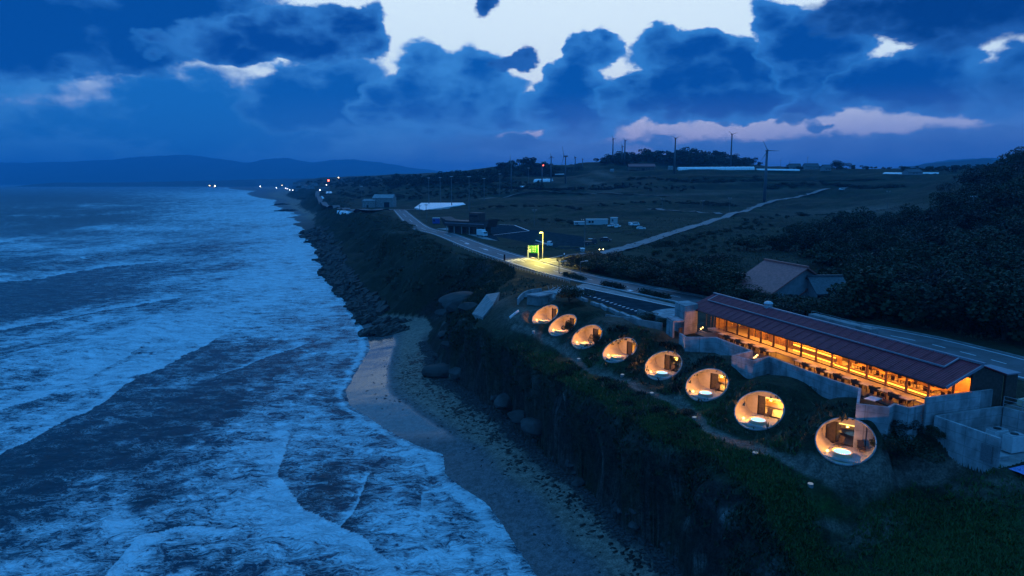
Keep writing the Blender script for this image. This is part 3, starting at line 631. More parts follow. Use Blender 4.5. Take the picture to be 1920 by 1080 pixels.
fm = q.math('MAXIMUM', fm, q.math('MULTIPLY', q.math('MULTIPLY', q.step(l2, .72, 1.), q.step(n3, .44, .62)), q.step(fcv, -.15, .5, .30, .75)))
deep = q.mix(flm, (.002, .034, .050), (.006, .045, .060))
deep = q.mix(q.math('MULTIPLY', q.step(fcv, .2, .9), .6), deep, (.010, .07, .12))
q.put(b.inputs['Base Color'], q.mix(fm, deep, (.68, .84, .88)))
q.put(b.inputs['Roughness'], q.math('ADD', q.math('MULTIPLY_ADD', fm, .6, .20), q.math('MULTIPLY', frn, .2)))
b.inputs['IOR'].default_value = 1.33; b.inputs['Specular IOR Level'].default_value = .22
rip = q.math('ADD', q.math('MULTIPLY', q.noise(wvv, 1.1, 6, .6, .5), 1.), q.math('MULTIPLY', val, .35))
q.put(b.inputs['Normal'], q.bump(rip, .9, .45))
used = np.unique(Fs[keep]); re = np.zeros(len(Vs), np.int64); re[used] = np.arange(len(used))
sea = mesh_np('sea', Vs[used], re[Fs[keep]], m); sea['kind'] = 'structure'
ca = sea.data.color_attributes.new('foam', 'FLOAT_COLOR', 'POINT')
ca.data.foreach_set('color', np.stack([fo, film, sm(sy, 150, 900), fo*0+1], -1).astype(np.float32)[used].ravel())

# ------------------------------------------------------------------ far mountains
def ridge(name, D, pts, mat_, depth, step=10., base=-5):
    us = np.arange(pts[0][0], pts[-1][0], 3.); vs_ = np.interp(us, [p[0] for p in pts], [p[1] for p in pts])
    rows = 26; V = []
    for j in range(rows):
        k = j/(rows-1)
        prof_ = math.sin(min(1, k*1.25)*math.pi/2) if k < .8 else 1-(k-.8)*2
        for i, (u, v) in enumerate(zip(us, vs_)):
            d = D+(k-.8)*depth; top = H+(341-v)/1280*D*.97
            V.append(((u-960)/F*D*cp*1.0+0, d, base+(top-base)*prof_))
    V = np.array(V); V[:, 2] -= np.abs(fbm(V[:, 0]/(depth*.25), V[:, 1]/(depth*.25), 5, ridged=True))*(V[:, 2]-base)*.14*(np.tile(np.ones(len(us)), rows))
    o = mesh_np(name, V, grid_faces(len(us), rows), mat_); o['kind'] = 'structure'; return o
forest_m = mat('forest_slope', (.03, .045, .03), .95, .4, .004)
ridge('mountains', 12500, [(-500, 300), (-200, 318), (0, 301), (60, 304), (110, 303), (160, 301), (215, 298), (270, 294), (300, 291), (330, 287), (360, 290), (400, 294), (440, 297), (480, 303), (520, 298), (548, 295), (575, 299), (605, 302), (640, 298), (668, 297), (700, 301), (740, 306), (800, 316), (860, 326), (950, 336)], forest_m, 3500)
ridge('distant_hill', 7000, [(1600, 325), (1680, 316), (1720, 305), (1760, 299), (1790, 296), (1820, 294), (1850, 296), (1880, 301), (1930, 306), (2100, 320)], forest_m, 1500)
ridge('far_shore_hills', 6400, [(120, 342), (250, 341.5), (330, 340), (400, 338), (470, 336), (530, 334), (600, 333), (700, 334), (800, 336), (900, 338)], forest_m, 900)
# ================================================================== THINGS
def tri_np(name, V, Fq, m, parent=None, smooth=False): return mesh_np(name, V, Fq, m, parent, smooth)
def lamp(loc, energy, colr, r=.1, parent=None, name='lamp_light'):
    l = bpy.data.lights.new(name, 'POINT'); l.energy = energy; l.color = colr; l.shadow_soft_size = r
    o = bpy.data.objects.new(name, l); C.objects.link(o); o.location = loc
    if parent: o.parent = parent
    return o
WARM = (1, .40, .03); WARM2 = (1, .35, .035)
e_warm = emat('warm_lamp', (1, .55, .16), 6.); e_strip = emat('amber_light_strip', (1, .36, .03), 8.)
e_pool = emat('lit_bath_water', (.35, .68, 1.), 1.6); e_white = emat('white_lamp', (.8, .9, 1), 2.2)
room_wood = mat('oiled_wood', (.42, .26, .12), .5, .2, 3)

# ---- road, car parks, markings (setting)
def strip(name, L, Rr, m, lift, zk=PL, kind='structure', sub=6):
    V = []; Ls = [A(u, v, zk) for u, v in L]; Rs = [A(u, v, zk) for u, v in Rr]
    for i in range(len(Ls)-1):
        for k in range(sub):
            t_ = k/sub; V += [Ls[i].lerp(Ls[i+1], t_), Rs[i].lerp(Rs[i+1], t_)]
    V += [Ls[-1], Rs[-1]]; V = [(p.x, p.y, zk*K+lift) for p in V]
    b = MB(); n = len(V)//2; b.add(V, [(2*i, 2*i+1, 2*i+3, 2*i+2) for i in range(n-1)]); o = b.build(name, m, kind=kind); return o
def wstrip(mb, p, q, w, z):       # painted line between two ground points
    d = (q-p); d.z = 0; d.normalize(); n_ = Vector((-d.y, d.x, 0))*w/2
    mb.add([(p.x-n_.x, p.y-n_.y, z), (q.x-n_.x, q.y-n_.y, z), (q.x+n_.x, q.y+n_.y, z), (p.x+n_.x, p.y+n_.y, z)], [(0, 1, 2, 3)])
def wline(mb, pts, w, z, zk=PL):
    P = [A(u, v, zk) for u, v in pts]
    for a, b in zip(P[:-1], P[1:]): wstrip(mb, a, b, w, z)
RC = ROADC; off = 3.6
def offs(P, o):
    out = []
    for i, p in enumerate(P):
        a = P[max(i-1, 0)]; b = P[min(i+1, len(P)-1)]; d = (b-a); d.z = 0; d.normalize(); out.append(Vector((p.x+d.y*o, p.y-d.x*o, p.z)))
    return out
def smoothline(P, n=8):
    out = []
    for i in range(len(P)-1):
        p0 = P[max(i-1, 0)]; p1 = P[i]; p2 = P[i+1]; p3 = P[min(i+2, len(P)-1)]
        for k in range(n):
            t_ = k/n; out.append(.5*((2*p1)+(p2-p0)*t_+(2*p0-5*p1+4*p2-p3)*t_*t_+(3*p1-p0-3*p2+p3)*t_**3))
    return out+[P[-1]]
RS = smoothline(RC)
def band(P, o0, o1, z, mb=None):
    a = offs(P, o0); b = offs(P, o1); mb = mb or MB()
    V = []
    for p, q_ in zip(a, b): V += [(p.x, p.y, z), (q_.x, q_.y, z)]
    return mb.add(V, [(2*i, 2*i+1, 2*i+3, 2*i+2) for i in range(len(P)-1)])
Z0 = PL*K
band(RS, -4.6, 4.6, Z0+.06).build('road', asphalt, kind='structure')
mk = MB(); band(RS, -4.0, -3.75, Z0+.066, mk); band(RS, 3.75, 4.0, Z0+.066, mk)
cum = 0
for i in range(len(RS)-1):
    if (i//2) % 2 == 0: wstrip(mk, RS[i], RS[i+1], .22, Z0+.066)
mk.build('road_marking', paint, kind='structure')
kb = MB(); band(RS, 4.6, 4.85, Z0+.2, kb); band(RS, -4.85, -4.6, Z0+.2, kb)
for o_ in (4.6, -4.6, 4.85, -4.85):
    P_ = offs(RS, o_); V = []
    for p in P_: V += [(p.x, p.y, Z0-.1), (p.x, p.y, Z0+.2)]
    kb.add(V, [(2*i, 2*i+1, 2*i+3, 2*i+2) for i in range(len(P_)-1)])
kb.build('kerb', concrete_d, kind='structure')
def poly(name, pts, m, lift, zk=PL, kind='structure'):
    P = [A(u, v, zk) for u, v in pts]; b = MB(); b.add([(p.x, p.y, zk*K+lift) for p in P], [tuple(range(len(P)))]); return b.build(name, m, kind=kind)
poly('car_park', [(1098, 541), (1266, 577), (1222, 583), (1208, 590), (1184, 590), (1140, 572), (1082, 552), (1078, 546)], asphalt_new, .05)
poly('paved_plaza', [(1266, 578), (1268, 600), (1245, 603), (1222, 599), (1212, 593), (1217, 587), (1235, 580)], concrete, .045)
poly('verge_pavement', [(1093, 532.5), (1100, 533), (1270, 572), (1266, 576), (1098, 540.5), (1078, 545.5), (1070, 541)], concrete_d, .052)
poly('parking_lot', [(918, 441), (1004, 458), (1082, 471.5), (1108, 458), (1090, 443), (1000, 431), (925, 437)], asphalt_new, .04)
poly('ship_yard', [(838, 424), (870, 432), (938, 453), (930, 443), (992, 433), (965, 422.5), (918, 421)], asphalt_new, .036)
poly('yard_pavement', [(818, 429), (855, 426), (900, 441), (934, 452), (905, 448), (865, 436)], concrete_d, .05)
poly('side_road', [(987, 486), (1042, 503), (1100, 489), (1160, 478), (1145, 471), (1090, 474), (1062, 478), (1055, 484), (1000, 487)], asphalt, .048)
mk2 = MB(); zz = Z0+.064
wline(mk2, [(1097.5, 540.6), (1266, 576)], .35, zz+.004); wline(mk2, [(925, 441), (992, 433)], .6, zz); wline(mk2, [(992, 433), (965, 422.5), (935, 421)], .7, zz)
wline(mk2, [(1010, 489), (1055, 479)], .3, zz); wline(mk2, [(1058, 478), (1058, 475)], .3, zz); wline(mk2, [(1020, 494), (1080, 484)], .3, zz)
for i in range(9):          # zebra crossing
    t_ = i/8; a = A(946+t_*50*1.0, 489.0-t_*6.5, PL); b = A(956+t_*50, 491.5-t_*6.0, PL); wstrip(mk2, a, b, .5, zz+.01)
for i in range(14):         # parking bays
    t_ = i/13; a = A(1090+t_*100, 551+t_*33, PL); b = A(1095+t_*100, 550+t_*33, PL); wstrip(mk2, a, b, .35, zz)
for (u, v) in [(872, 456), (907, 467), (1148, 537), (1178, 544)]: a = A(u, v, PL); b = A(u+7, v+2.2, PL); wstrip(mk2, a, b, .9, zz+.012)
mk2.build('painted_marking', paint, kind='structure')
# hill road draped over the land
def drape(name, pts, w, m, lift=.25, nn_=8):
    P = smoothline([G(u, v) for u, v in pts], nn_); a = offs(P, -w/2); b = offs(P, w/2); V = []
    for p, q_ in zip(a, b):
        z = max(zg(p.x, p.y), zg(q_.x, q_.y))+lift; V += [(p.x, p.y, z), (q_.x, q_.y, z)]
    mb = MB().add(V, [(2*i, 2*i+1, 2*i+3, 2*i+2) for i in range(len(P)-1)]); return mb.build(name, m, kind='structure')
roadpale = mat('worn_concrete_road', (.17, .17, .175), .7, .25, .3)
drape('hill_road', [(1128, 477), (1165, 468), (1200, 457), (1245, 443), (1290, 429), (1340, 413), (1380, 399), (1433, 383), (1480, 372), (1530, 361), (1585, 352)], 5.2, roadpale)
drape('field_track', [(1215, 391), (1260, 394), (1310, 398), (1350, 402)], 5, roadpale, .3)
drape('farm_track', [(1030, 361), (1100, 363), (1180, 365), (1260, 368)], 4, gravel, .3)
drape('farm_track', [(900, 374), (960, 367), (1030, 361)], 3.5, gravel, .4)
drape('farm_track', [(1440, 338), (1560, 338), (1660, 336)], 3.5, gravel, .4)
drape('farm_track', [(1290, 331), (1420, 332)], 3, gravel, .4)
drape('far_road', [(790, 392), (760, 394), (735, 393), (700, 396), (660, 394), (630, 388), (605, 378), (595, 366), (600, 358)], 7, asphalt, .4)
drape('lane', [(1145, 478), (1180, 489), (1215, 503), (1235, 511)], 3, roadpale, .15)

# ---- restaurant frame
_t = (542-960)/F/(cp+TP*sp); dA = Vector((_t, 1, 0)).normalized(); nS = Vector((-dA.y, dA.x, 0))
def Lw(s_, a_, zk): return Vector((nS.x*s_*K+dA.x*a_*K, nS.y*s_*K+dA.y*a_*K, zk*K))
Mfr = Matrix((nS, dA, Vector((0, 0, 1)))).transposed()      # local x = towards sea, y = along, z
def fbox(mb, s0, s1, a0, a1, z0, z1):
    c_ = (Lw(s0, a0, z0)+Lw(s1, a1, z1))/2; return mb.box(c_, (abs(s1-s0)*K, abs(a1-a0)*K, abs(z1-z0)*K), M=Mfr)
rest = empty('restaurant', (0, 0, 0), label='long low restaurant with purple brown tiled roof and glowing glass front', cat='restaurant')
S_F, Z_F = -37.4, 11.5
roofm = mat('purple_brown_roof', (.27, .032, .045), .6, .2, 1.5, spec=.25); trim = mat('pale_metal_trim', (.26, .23, .27), .45, .1, 2, metal=.3)
soff = mat('wood_soffit', (.30, .17, .08), .6, .25, 3)
def wavy(s0, z0, s1, z1, a0, a1, per=.28, amp=.045, thick=.07, a0b=None, a1b=None):
    n = int((a1-a0)*K/per*6); V = []; a0b = a0 if a0b is None else a0b; a1b = a1 if a1b is None else a1b
    for i in range(n+1):
        t_ = i/n; w_ = amp*abs(math.sin(math.pi*t_*(a1-a0)*K/per))
        p = Lw(s0, a0+(a1-a0)*t_, z0); r_ = Lw(s1, a0b+(a1b-a0b)*t_, z1)
        V += [(p.x, p.y, p.z+w_), (r_.x, r_.y, r_.z+w_), (p.x, p.y, p.z-thick), (r_.x, r_.y, r_.z-thick)]
    f = []
    for i in range(n):
        a = 4*i; b = a+4; f += [(a, b, b+1, a+1), (a+2, a+3, b+3, b+2), (a, a+2, b+2, b), (a+1, b+1, b+3, a+3)]
    f += [(0, 1, 3, 2), (4*n, 4*n+2, 4*n+3, 4*n+1)]
    return MB().add(V, f)
R0, R1 = 28.2, 54.9
rf = wavy(-35.05, 13.4, -37.8, 14.48, R0, R1).build('roof', roofm, rest)
wavy(-39.9, 13.75, -37.8, 14.48, R0, R1).build('rear_slope', roofm, rf)
wavy(-36.62, 14.10, -37.8, 14.58, 29.7, 54.0, thick=.12).build('raised_roof', roofm, rf)
tb_ = MB(); tb_.bar(Lw(-36.6, 29.6, 14.12), Lw(-36.6, 54.0, 14.12), .16, .14); tb_.bar(Lw(-36.6, 29.62, 14.12), Lw(-37.8, 29.62, 14.6), .16, .12); tb_.bar(Lw(-36.6, 54.0, 14.12), Lw(-37.8, 54.0, 14.6), .16, .12)
tb_.build('roof_trim', trim, rf)
sm_ = MB()
for k_ in range(30): aa = R0+.5+k_*.88; sm_.bar(Lw(-35.1, aa, 13.46), Lw(-36.6, aa, 14.07), .04, .03); sm_.bar(Lw(-36.66, aa, 14.19), Lw(-37.75, aa, 14.62), .04, .03) if 29.8 < aa < 53.9 else None
sm_.build('roof_seams', mat('dark_seam', (.20, .028, .04), .6, .1, 2), rf)
MB().bar(Lw(-35.0, R0, 13.36), Lw(-35.0, R1, 13.36), .12, .12).build('gutter', blackm, rf)
MB().bar(Lw(-37.82, R0-.1, 14.6), Lw(-37.82, R1, 14.6), .34, .16).build('ridge_cap', trim, rf)
MB().bar(Lw(-35.1, R0-.04, 13.40), Lw(-37.8, R0-.04, 14.47), .10, .26).build('barge_board', trim, rf)
sb = MB(); 
sb.add([Lw(-35.15, R0+.05, 13.33), Lw(-35.15, R1-.05, 13.33), Lw(-37.4, R1-.05, 14.22), Lw(-37.4, R0+.05, 14.22)], [(0, 1, 2, 3)])
sb.build('soffit', soff, rest)
fb = MB(); fbox(fb, -39.8, -36.6, 28.5, 53.8, 11.3, 11.5); fb.build('floor', mat('pale_floor', (.42, .38, .34), .45, .15, 1.5), rest)
cb = MB(); fbox(cb, -39.8, -37.45, 28.5, 53.8, 13.62, 13.7); cb.build('ceiling', room_wood, rest)
wb = MB(); fbox(wb, -39.9, -39.8, 28.4, 53.8, 11.2, 13.62); fbox(wb, -39.8, -37.4, 53.7, 53.8, 11.5, 13.6); wb.build('wall', room_wood, rest)
gb = MB(); gb.add([Lw(-37.3, 28.45, 11.5), Lw(-39.8, 28.45, 11.5), Lw(-39.8, 28.45, 13.7), Lw(-37.8, 28.45, 14.4), Lw(-37.3, 28.45, 14.2), Lw(-37.3, 28.35, 11.5), Lw(-39.8, 28.35, 11.5), Lw(-39.8, 28.35, 13.7), Lw(-37.8, 28.35, 14.4), Lw(-37.3, 28.35, 14.2)],
    [(0, 1, 2, 3, 4), (5, 9, 8, 7, 6), (0, 4, 9, 5), (1, 6, 7, 2)]); gb.build('gable_wall', darkwood, rest)
posta = [52.1-1.61*k for k in range(15)]
for k, a in enumerate(posta):
    b = MB(); p = Lw(S_F, a, Z_F-.1); q_ = Lw(S_F, a, 14.15); b.tube(p, q_, .15, .10, 6); b.build('post', soff if k > 6 else darkwood, rest)
for k in range(14):
    a0, a1 = posta[k+1]+.07, posta[k]-.07
    if k >= 13: continue
    b = MB(); b.add([Lw(S_F-.02, a0, 11.56), Lw(S_F-.02, a1, 11.56), Lw(S_F-.02, a1, 14.1), Lw(S_F-.02, a0, 14.1)], [(0, 1, 2, 3)])
    w_ = b.build('window', glassm, rest); fr_ = MB(); fbox(fr_, S_F-.04, S_F+.02, a0, a1, 11.5, 11.56); fr_.build('window_frame', blackm, w_)
# interior of the glowing rooms
b = MB(); fbox(b, S_F-.55, S_F-.40, 29.4, 39.4, 11.5, 11.78); cn = b.build('window_bench', room_wood, rest)
b = MB(); fbox(b, S_F-.37, S_F-.33, 29.5, 39.3, 11.62, 11.67); b.build('light_strip', e_strip, cn)
b = MB(); fbox(b, S_F-1.3, S_F-.8, 39.6, 44.3, 11.5, 12.15); bar_ = b.build('bar_counter', room_wood, rest)
b = MB(); fbox(b, S_F-.78, S_F-.74, 39.7, 44.2, 12.0, 12.06); fbox(b, S_F-.78, S_F-.74, 39.7, 44.2, 11.56, 11.6); b.build('light_strip', e_strip, bar_)
sh = MB()
for z in (12.0, 12.35, 12.7, 13.05): fbox(sh, S_F-2.15, S_F-1.95, 39.6, 42.6, z, z+.03)
shf = sh.build('bottle_shelf', darkwood, rest)
b = MB(); fbox(b, S_F-2.2, S_F-2.17, 39.6, 42.6, 11.9, 13.2); b.build('backlight_panel', emat('amber_backlight', (1, .5, .1), 2.2), shf)
b = MB()
for z in (12.03, 12.38, 12.73):
    for i in range(26):
        if random.random() < .8:
            p = Lw(S_F-2.05, 39.7+i*.112, z); b.tube(p, p+Vector((0, 0, .22+random.random()*.12)), .05, .03, 5)
b.build('bottles', mat('dark_bottle_glass', (.05, .03, .01), .2, .5, 9), shf)['kind'] = 'stuff'
for a0, a1 in ((44.6, 46.1), (46.3, 47.6), (47.9, 49.2), (49.6, 50.2)):
    b = MB(); fbox(b, S_F-1.2, S_F-1.1, a0, a1, 11.5, 13.2)
    for i in range(7): aa = a0+(a1-a0)*i/6; fbox(b, S_F-1.08, S_F-1.04, aa-.03, aa+.03, 11.5, 13.2)
    b.build('timber_screen', room_wood, rest)
b = MB(); fbox(b, S_F-2.0, S_F-1.6, 45.0, 50.0, 11.5, 12.1); b.build('kitchen_counter', white, rest)
for a, e_ in ((30.6, 300), (33.2, 300), (35.8, 320), (38.4, 340), (41.0, 420), (43.2, 420), (45.6, 500), (48.0, 420), (50.4, 160)):
    b = MB(); p = Lw(S_F-(.7 if a > 44 else 1.5), a, 13.5); b.tube(p, p+Vector((0, 0, .25)), .16, .08, 8); b.tube(p+Vector((0, 0, .25)), p+Vector((0, 0, .5)), .01, .01, 4)
    o = b.build('pendant_lamp', e_warm, rest); lamp(p-Vector((0, 0, .3)), e_*2.4, WARM2, .25, o)
b = MB(); fbox(b, -37.6, -37.1, 38.3, 38.8, 14.5, 14.8); p = Lw(-37.9, 47.2, 14.7); b = MB().tube(p-Vector((0, 0, .3)), p+Vector((0, 0, .3)), .55, .55, 12).ball(p+Vector((0, 0, .3)), .62, 12, 6, (1, 1, .55))
b.build('roof_vent', steel, rest)
b = MB(); fbox(b, -39.6, -38.9, 37.4, 43.6, 14.0, 14.62)
for i in range(7): q_ = Lw(-39.1, 37.5+i*1.0, 14.62); b.bar(q_, q_+Vector((0, 0, .35)), .04)
b.bar(Lw(-39.1, 37.5, 14.85), Lw(-39.1, 43.5, 14.85), .04); b.build('roof_plant', concrete_d, rest)
# deck, steps, terrace
ter = empty('terrace', (0, 0, 0), label='concrete seaside terrace with zigzag parapet in front of restaurant', cat='terrace')
b = MB(); fbox(b, -37.35, -34.3, 28.9, 52.3, 10.9, 11.46); b.build('deck', mat('deck_boards', (.06, .045, .04), .6, .35, 6), ter)
W1 = [(1275, 624), (1286.3, 631.6), (1342.5, 632.2), (1410, 657.5), (1374.4, 666), (1412.8, 676), (1442, 667.8), (1560, 711.9), (1612.2, 727.8), (1608.4, 756.7), (1665.6, 763.3), (1677.8, 756.7), (1705.6, 764.4), (1734.4, 757.8)]
PW = [A(u, v, 12.5) for u, v in W1]
b = MB(); P_ = [(p.x, p.y) for p in PW]+[tuple(Lw(-36.4, 28.6, 0)[:2]), tuple(Lw(-36.9, 53.2, 0)[:2])]
b.prism(P_, 10.0*K, 11.1*K); b.build('terrace_floor', concrete_d, ter)
def wallrun(P, z0, z1, th=.22, closed=False):
    mb = MB()
    for i in range(len(P)-1):
        a, c_ = Vector(P[i]), Vector(P[i+1]); a.z = c_.z = (z0+z1)/2; d = (c_-a).normalized()*th*.5*(1 if i < len(P)-2 else 0)
        mb.bar(a, c_+d*.9, th+.002*(i % 2), z1-z0-.003*(i % 3))
    return mb
wallrun(PW, 9.4*K, 12.5*K).build('parapet', concrete, ter)
W2 = [Lw(-33.6, 28.1, 13), Lw(-38.6, 28.1, 13)]
wallrun(W2, 9.4*K, 13.0*K, .25).build('end_wall', concrete, ter)
for i in range(4):
    b = MB(); fbox(b, -34.3+.0, -34.05+i*.14, 41.2, 43.4, 10.9, 11.40-i*.1); b.build('step', concrete, ter)
for i in range(3):
    b = MB(); fbox(b, -35.6, -35.35+i*.2, 51.9, 53.4, 10.9, 11.45-i*.12); b.build('step', concrete, ter)
ORD = ['first', 'second', 'third', 'fourth', 'fifth', 'sixth', 'seventh', 'eighth', 'ninth', 'tenth', 'eleventh', 'twelfth']
def step_lamp(p, lab, grp='small lamps beside the terrace steps'):
    o = empty('step_lamp', p, label=lab, cat='lamp', group=grp)
    MB().tube((0, 0, 0), (0, 0, .22), .05, .05, 8).build('stem', blackm, o); MB().ball((0, 0, .28), .11, 8, 6).build('bulb', e_warm, o, True); lamp((0, 0, .45), 7, WARM, .1, o)
for i in range(4): step_lamp(Lw(-34.25+i*.14, 43.6, 11.42-i*.1), 'glowing step lamp beside the middle terrace steps, %s from the top' % ORD[i])
for u, v, l_ in [(1314, 620, 'left'), (1317.5, 617.5, 'right')]: step_lamp(A(u, v, 11.5), l_+' one of the two glowing lamps at the foot of concrete tower', 'lamps by the tower steps')
# outdoor tables, benches between them, chairs
tabp = [(1356, 625), (1378, 633), (1399, 641), (1422, 648), (1446, 656.5), (1500, 675.5), (1528, 685), (1557, 696), (1592, 707), (1624, 718.5), (1660, 730.5), (1701, 745)]
tabm = mat('pale_table_top', (.62, .5, .36), .5, .12, 4)
def place_table(o): 
    b = MB().box((0, 0, .73), (.95, 1.15, .05)); b.build('tabletop', tabm, o, bevel=.01)
    for sx_ in (-1, 1):
        for sy_ in (-1, 1): MB().tube((sx_*.38, sy_*.46, 0), (sx_*.38, sy_*.46, .705), .03, .025, 6).build('leg', blackm, o)
ang = math.atan2(dA.y, dA.x)-math.pi/2
ORD = ['first', 'second', 'third', 'fourth', 'fifth', 'sixth', 'seventh', 'eighth', 'ninth', 'tenth', 'eleventh', 'twelfth']
def chair_parts(o, m_=None, sc_=1.0):
    m_ = m_ or darkwood
    MB().box((0, 0, .44), (.46, .46, .05)).build('seat', m_, o); MB().box((-.21, 0, .68), (.04, .44, .42)).build('backrest', m_, o)
    for sx_ in (-1, 1):
        for sy_ in (-1, 1): MB().tube((sx_*.19, sy_*.19, 0), (sx_*.21, sy_*.2, .42), .018, .022, 5).build('leg', blackm, o)
for i, (u, v) in enumerate(tabp):
    p = A(u, v, 11.5+.75/K); p.z = 11.46*K
    o = empty('terrace_table', p, ang, 'pale topped terrace table, %s from the tower end of the row' % ORD[i], 'table', 'tables along the terrace deck'); 
    if i == 0: place_table(o); t0 = o
    else:
        for ch in t0.children: copy_tree(ch, o)
proto_b = None
BEN = [0, 1, 2, 3, 5, 6, 7, 8, 9, 10]
ta = [A(u, v, 11.97) for u, v in tabp]
for j, i in enumerate(BEN):
    c_ = (ta[i]+ta[i+1])/2; c_.z = 11.46*K; L_ = (ta[i+1]-ta[i]).length-1.25
    if L_ < .4: L_ = .6
    o = empty('terrace_bench', c_, ang, 'dark slatted bench between the %s and %s terrace tables' % (ORD[i], ORD[i+1]), 'bench', 'benches between terrace tables')
    MB().box((.0, 0, .42), (.5, L_, .06)).build('seat', darkwood, o)
    MB().box((-.28, 0, .62), (.05, L_, .36)).build('backrest', darkwood, o)
    for sy_ in (-1, 1): MB().box((0, sy_*(L_/2-.1), .2), (.4, .06, .4)).build('leg', blackm, o)
CH = [(1638, 739, 'dark terrace chair at the pale square table by parapet corner', 0), (1652, 745, 'dark terrace chair on the far side of the square parapet table', 180),
      (1622, 746, 'dark terrace chair nearest the parapet corner', 90), (1683, 748, 'dark chair left of the last terrace table', 40), (1690, 752, 'dark chair in front of the last terrace table', 80), (1702, 755, 'dark chair at the right foot of the last table', 100),
      (1645, 732, 'dark chair below the eleventh terrace table', 60), (1655, 736, 'dark chair right of the eleventh terrace table', 110), (1570, 706, 'dark chair against the parapet below the eighth table', 90), (1585, 711, 'dark chair against the parapet below the ninth table', 90), (1543, 696, 'dark chair against the parapet below the seventh table', 90), (1600, 717, 'dark chair against the parapet left of the tenth table', 90)]
ch0 = None
for u, v, lab, r_ in CH:
    p = A(u, v, 11.4); p.z = 11.1*K
    o = empty('terrace_chair', p, math.radians(r_)+ang, lab, 'chair', 'chairs on the lower terrace')
    if ch0 is None: chair_parts(o); ch0 = o
    else:
        for c_ in ch0.children: copy_tree(c_, o)
p = A(1637, 750, 11.45); o = empty('low_table', (p.x, p.y, 11.1*K), ang+.3, 'pale square table standing by the parapet corner', 'table')
MB().box((0, 0, .7), (1.5, 1.1, .06)).build('tabletop', white, o); MB().tube((0, 0, 0), (0, 0, .67), .06, .06, 8).build('leg', blackm, o); MB().tube((0, 0, 0), (0, 0, .04), .4, .4, 12).build('foot', blackm, o)
# bench/planter blocks in the notch of parapet
p = A(1408, 668, 11.6); MB().box((p.x, p.y, 11.25*K), (2.4, .9, .5), ang+.5).build('stone_slab', concrete, label='pale stone slab bench inside the parapet notch', cat='bench')
# inside tables in the right dining room
dt0 = None
for i in range(10):
    p = Lw(S_F-1.05-(i % 2)*.85, 30.0+(i//2)*1.9+(i % 2)*.5, Z_F)
    o = empty('dining_table', p, ang, 'wooden dining table behind the glass, seaward row seat %s from gable' % ORD[i//2] if i % 2 == 0 else 'wooden dining table behind the glass, rear row %s from gable' % ORD[i//2], 'table', 'dining tables inside the restaurant')
    if dt0 is None:
        MB().box((0, 0, .72), (1.0, 1.3, .05)).build('tabletop', room_wood, o); MB().tube((0, 0, 0), (0, 0, .7), .05, .05, 6).build('leg', blackm, o); dt0 = o
    else:
        for c_ in dt0.children: copy_tree(c_, o)
dc0 = None
for i in range(16):
    p = Lw(S_F-.68-(i % 2)*.85, 29.6+(i//2)*1.25, Z_F)
    o = empty('dining_chair', p, ang+(0 if i % 2 else math.pi), ('dark dining chair behind the window bench, %s from gable' if i % 2 == 0 else 'dark dining chair in the second row, %s from gable') % ORD[i//2], 'chair', 'dining chairs inside the restaurant')
    if dc0 is None: chair_parts(o); dc0 = o
    else:
        for c_ in dc0.children: copy_tree(c_, o)
# entrance glass box and tower
ent = empty('entrance_lobby', (0, 0, 0), label='glass entrance lobby between the concrete tower and restaurant', cat='lobby')
b = MB(); fbox(b, -37.4, -36.6, 52.4, 53.9, 11.45, 11.5); b.build('floor', tabm, ent)
for a0, a1, s_ in ((52.3, 53.1, -37.3), (53.1, 53.9, -37.3), (53.95, 54.7, -37.0)):
    b = MB(); b.add([Lw(s_, a0, 11.5), Lw(s_, a1, 11.5), Lw(s_, a1, 13.6), Lw(s_, a0, 13.6)], [(0, 1, 2, 3)]); pn = b.build('glass_panel', glassm, ent)
    f_ = MB(); 
    for aa in (a0, a1): f_.bar(Lw(s_, aa, 11.5), Lw(s_, aa, 13.7), .09)
    f_.build('frame', soff, pn)
tow = empty('lift_tower', (0, 0, 0), label='tall square concrete tower at the left end of the roof', cat='tower')
c_ = A(1285.3, 622, 11.5); top = atD(1284.4, 573.4, c_.y).z
def corner_box(px3, zt, zb, c0):   # block from three roof corner pixels (left, front, right) at height zt
    l, f, r = [at(u, v, zt) for u, v in px3]; return [(l.x, l.y), (f.x, f.y), (r.x, r.y), (l.x+r.x-f.x, l.y+r.y-f.y)]
MB().prism(corner_box([(1265.6, 566), (1284.4, 573.4), (1309.3, 570)], top, 0, 0), 10.6*K, top).build('shaft', concrete, tow, bevel=.03)
t2z = top-1.9
MB().prism(corner_box([(1249.7, 594), (1263, 602), (1283, 600.5)], t2z, 0, 0), t2z-.25, t2z).build('canopy', concrete, tow)
l, f, r = [at(u, v, t2z) for u, v in [(1251.5, 595.5), (1263.5, 602), (1281, 600.5)]]
b = MB(); b.bar((l.x, l.y, (t2z+10.8*K)/2-.1), (f.x, f.y, (t2z+10.8*K)/2-.1), .25, t2z-10.8*K-.3); b.build('porch_wall', concrete, tow)
m_ = f.lerp(r, .5); MB().bar((m_.x+.15, m_.y+.3, 11.5*K), (r.x, r.y+.3, 11.5*K), .12, 1.6).build('door', darkwood, tow)

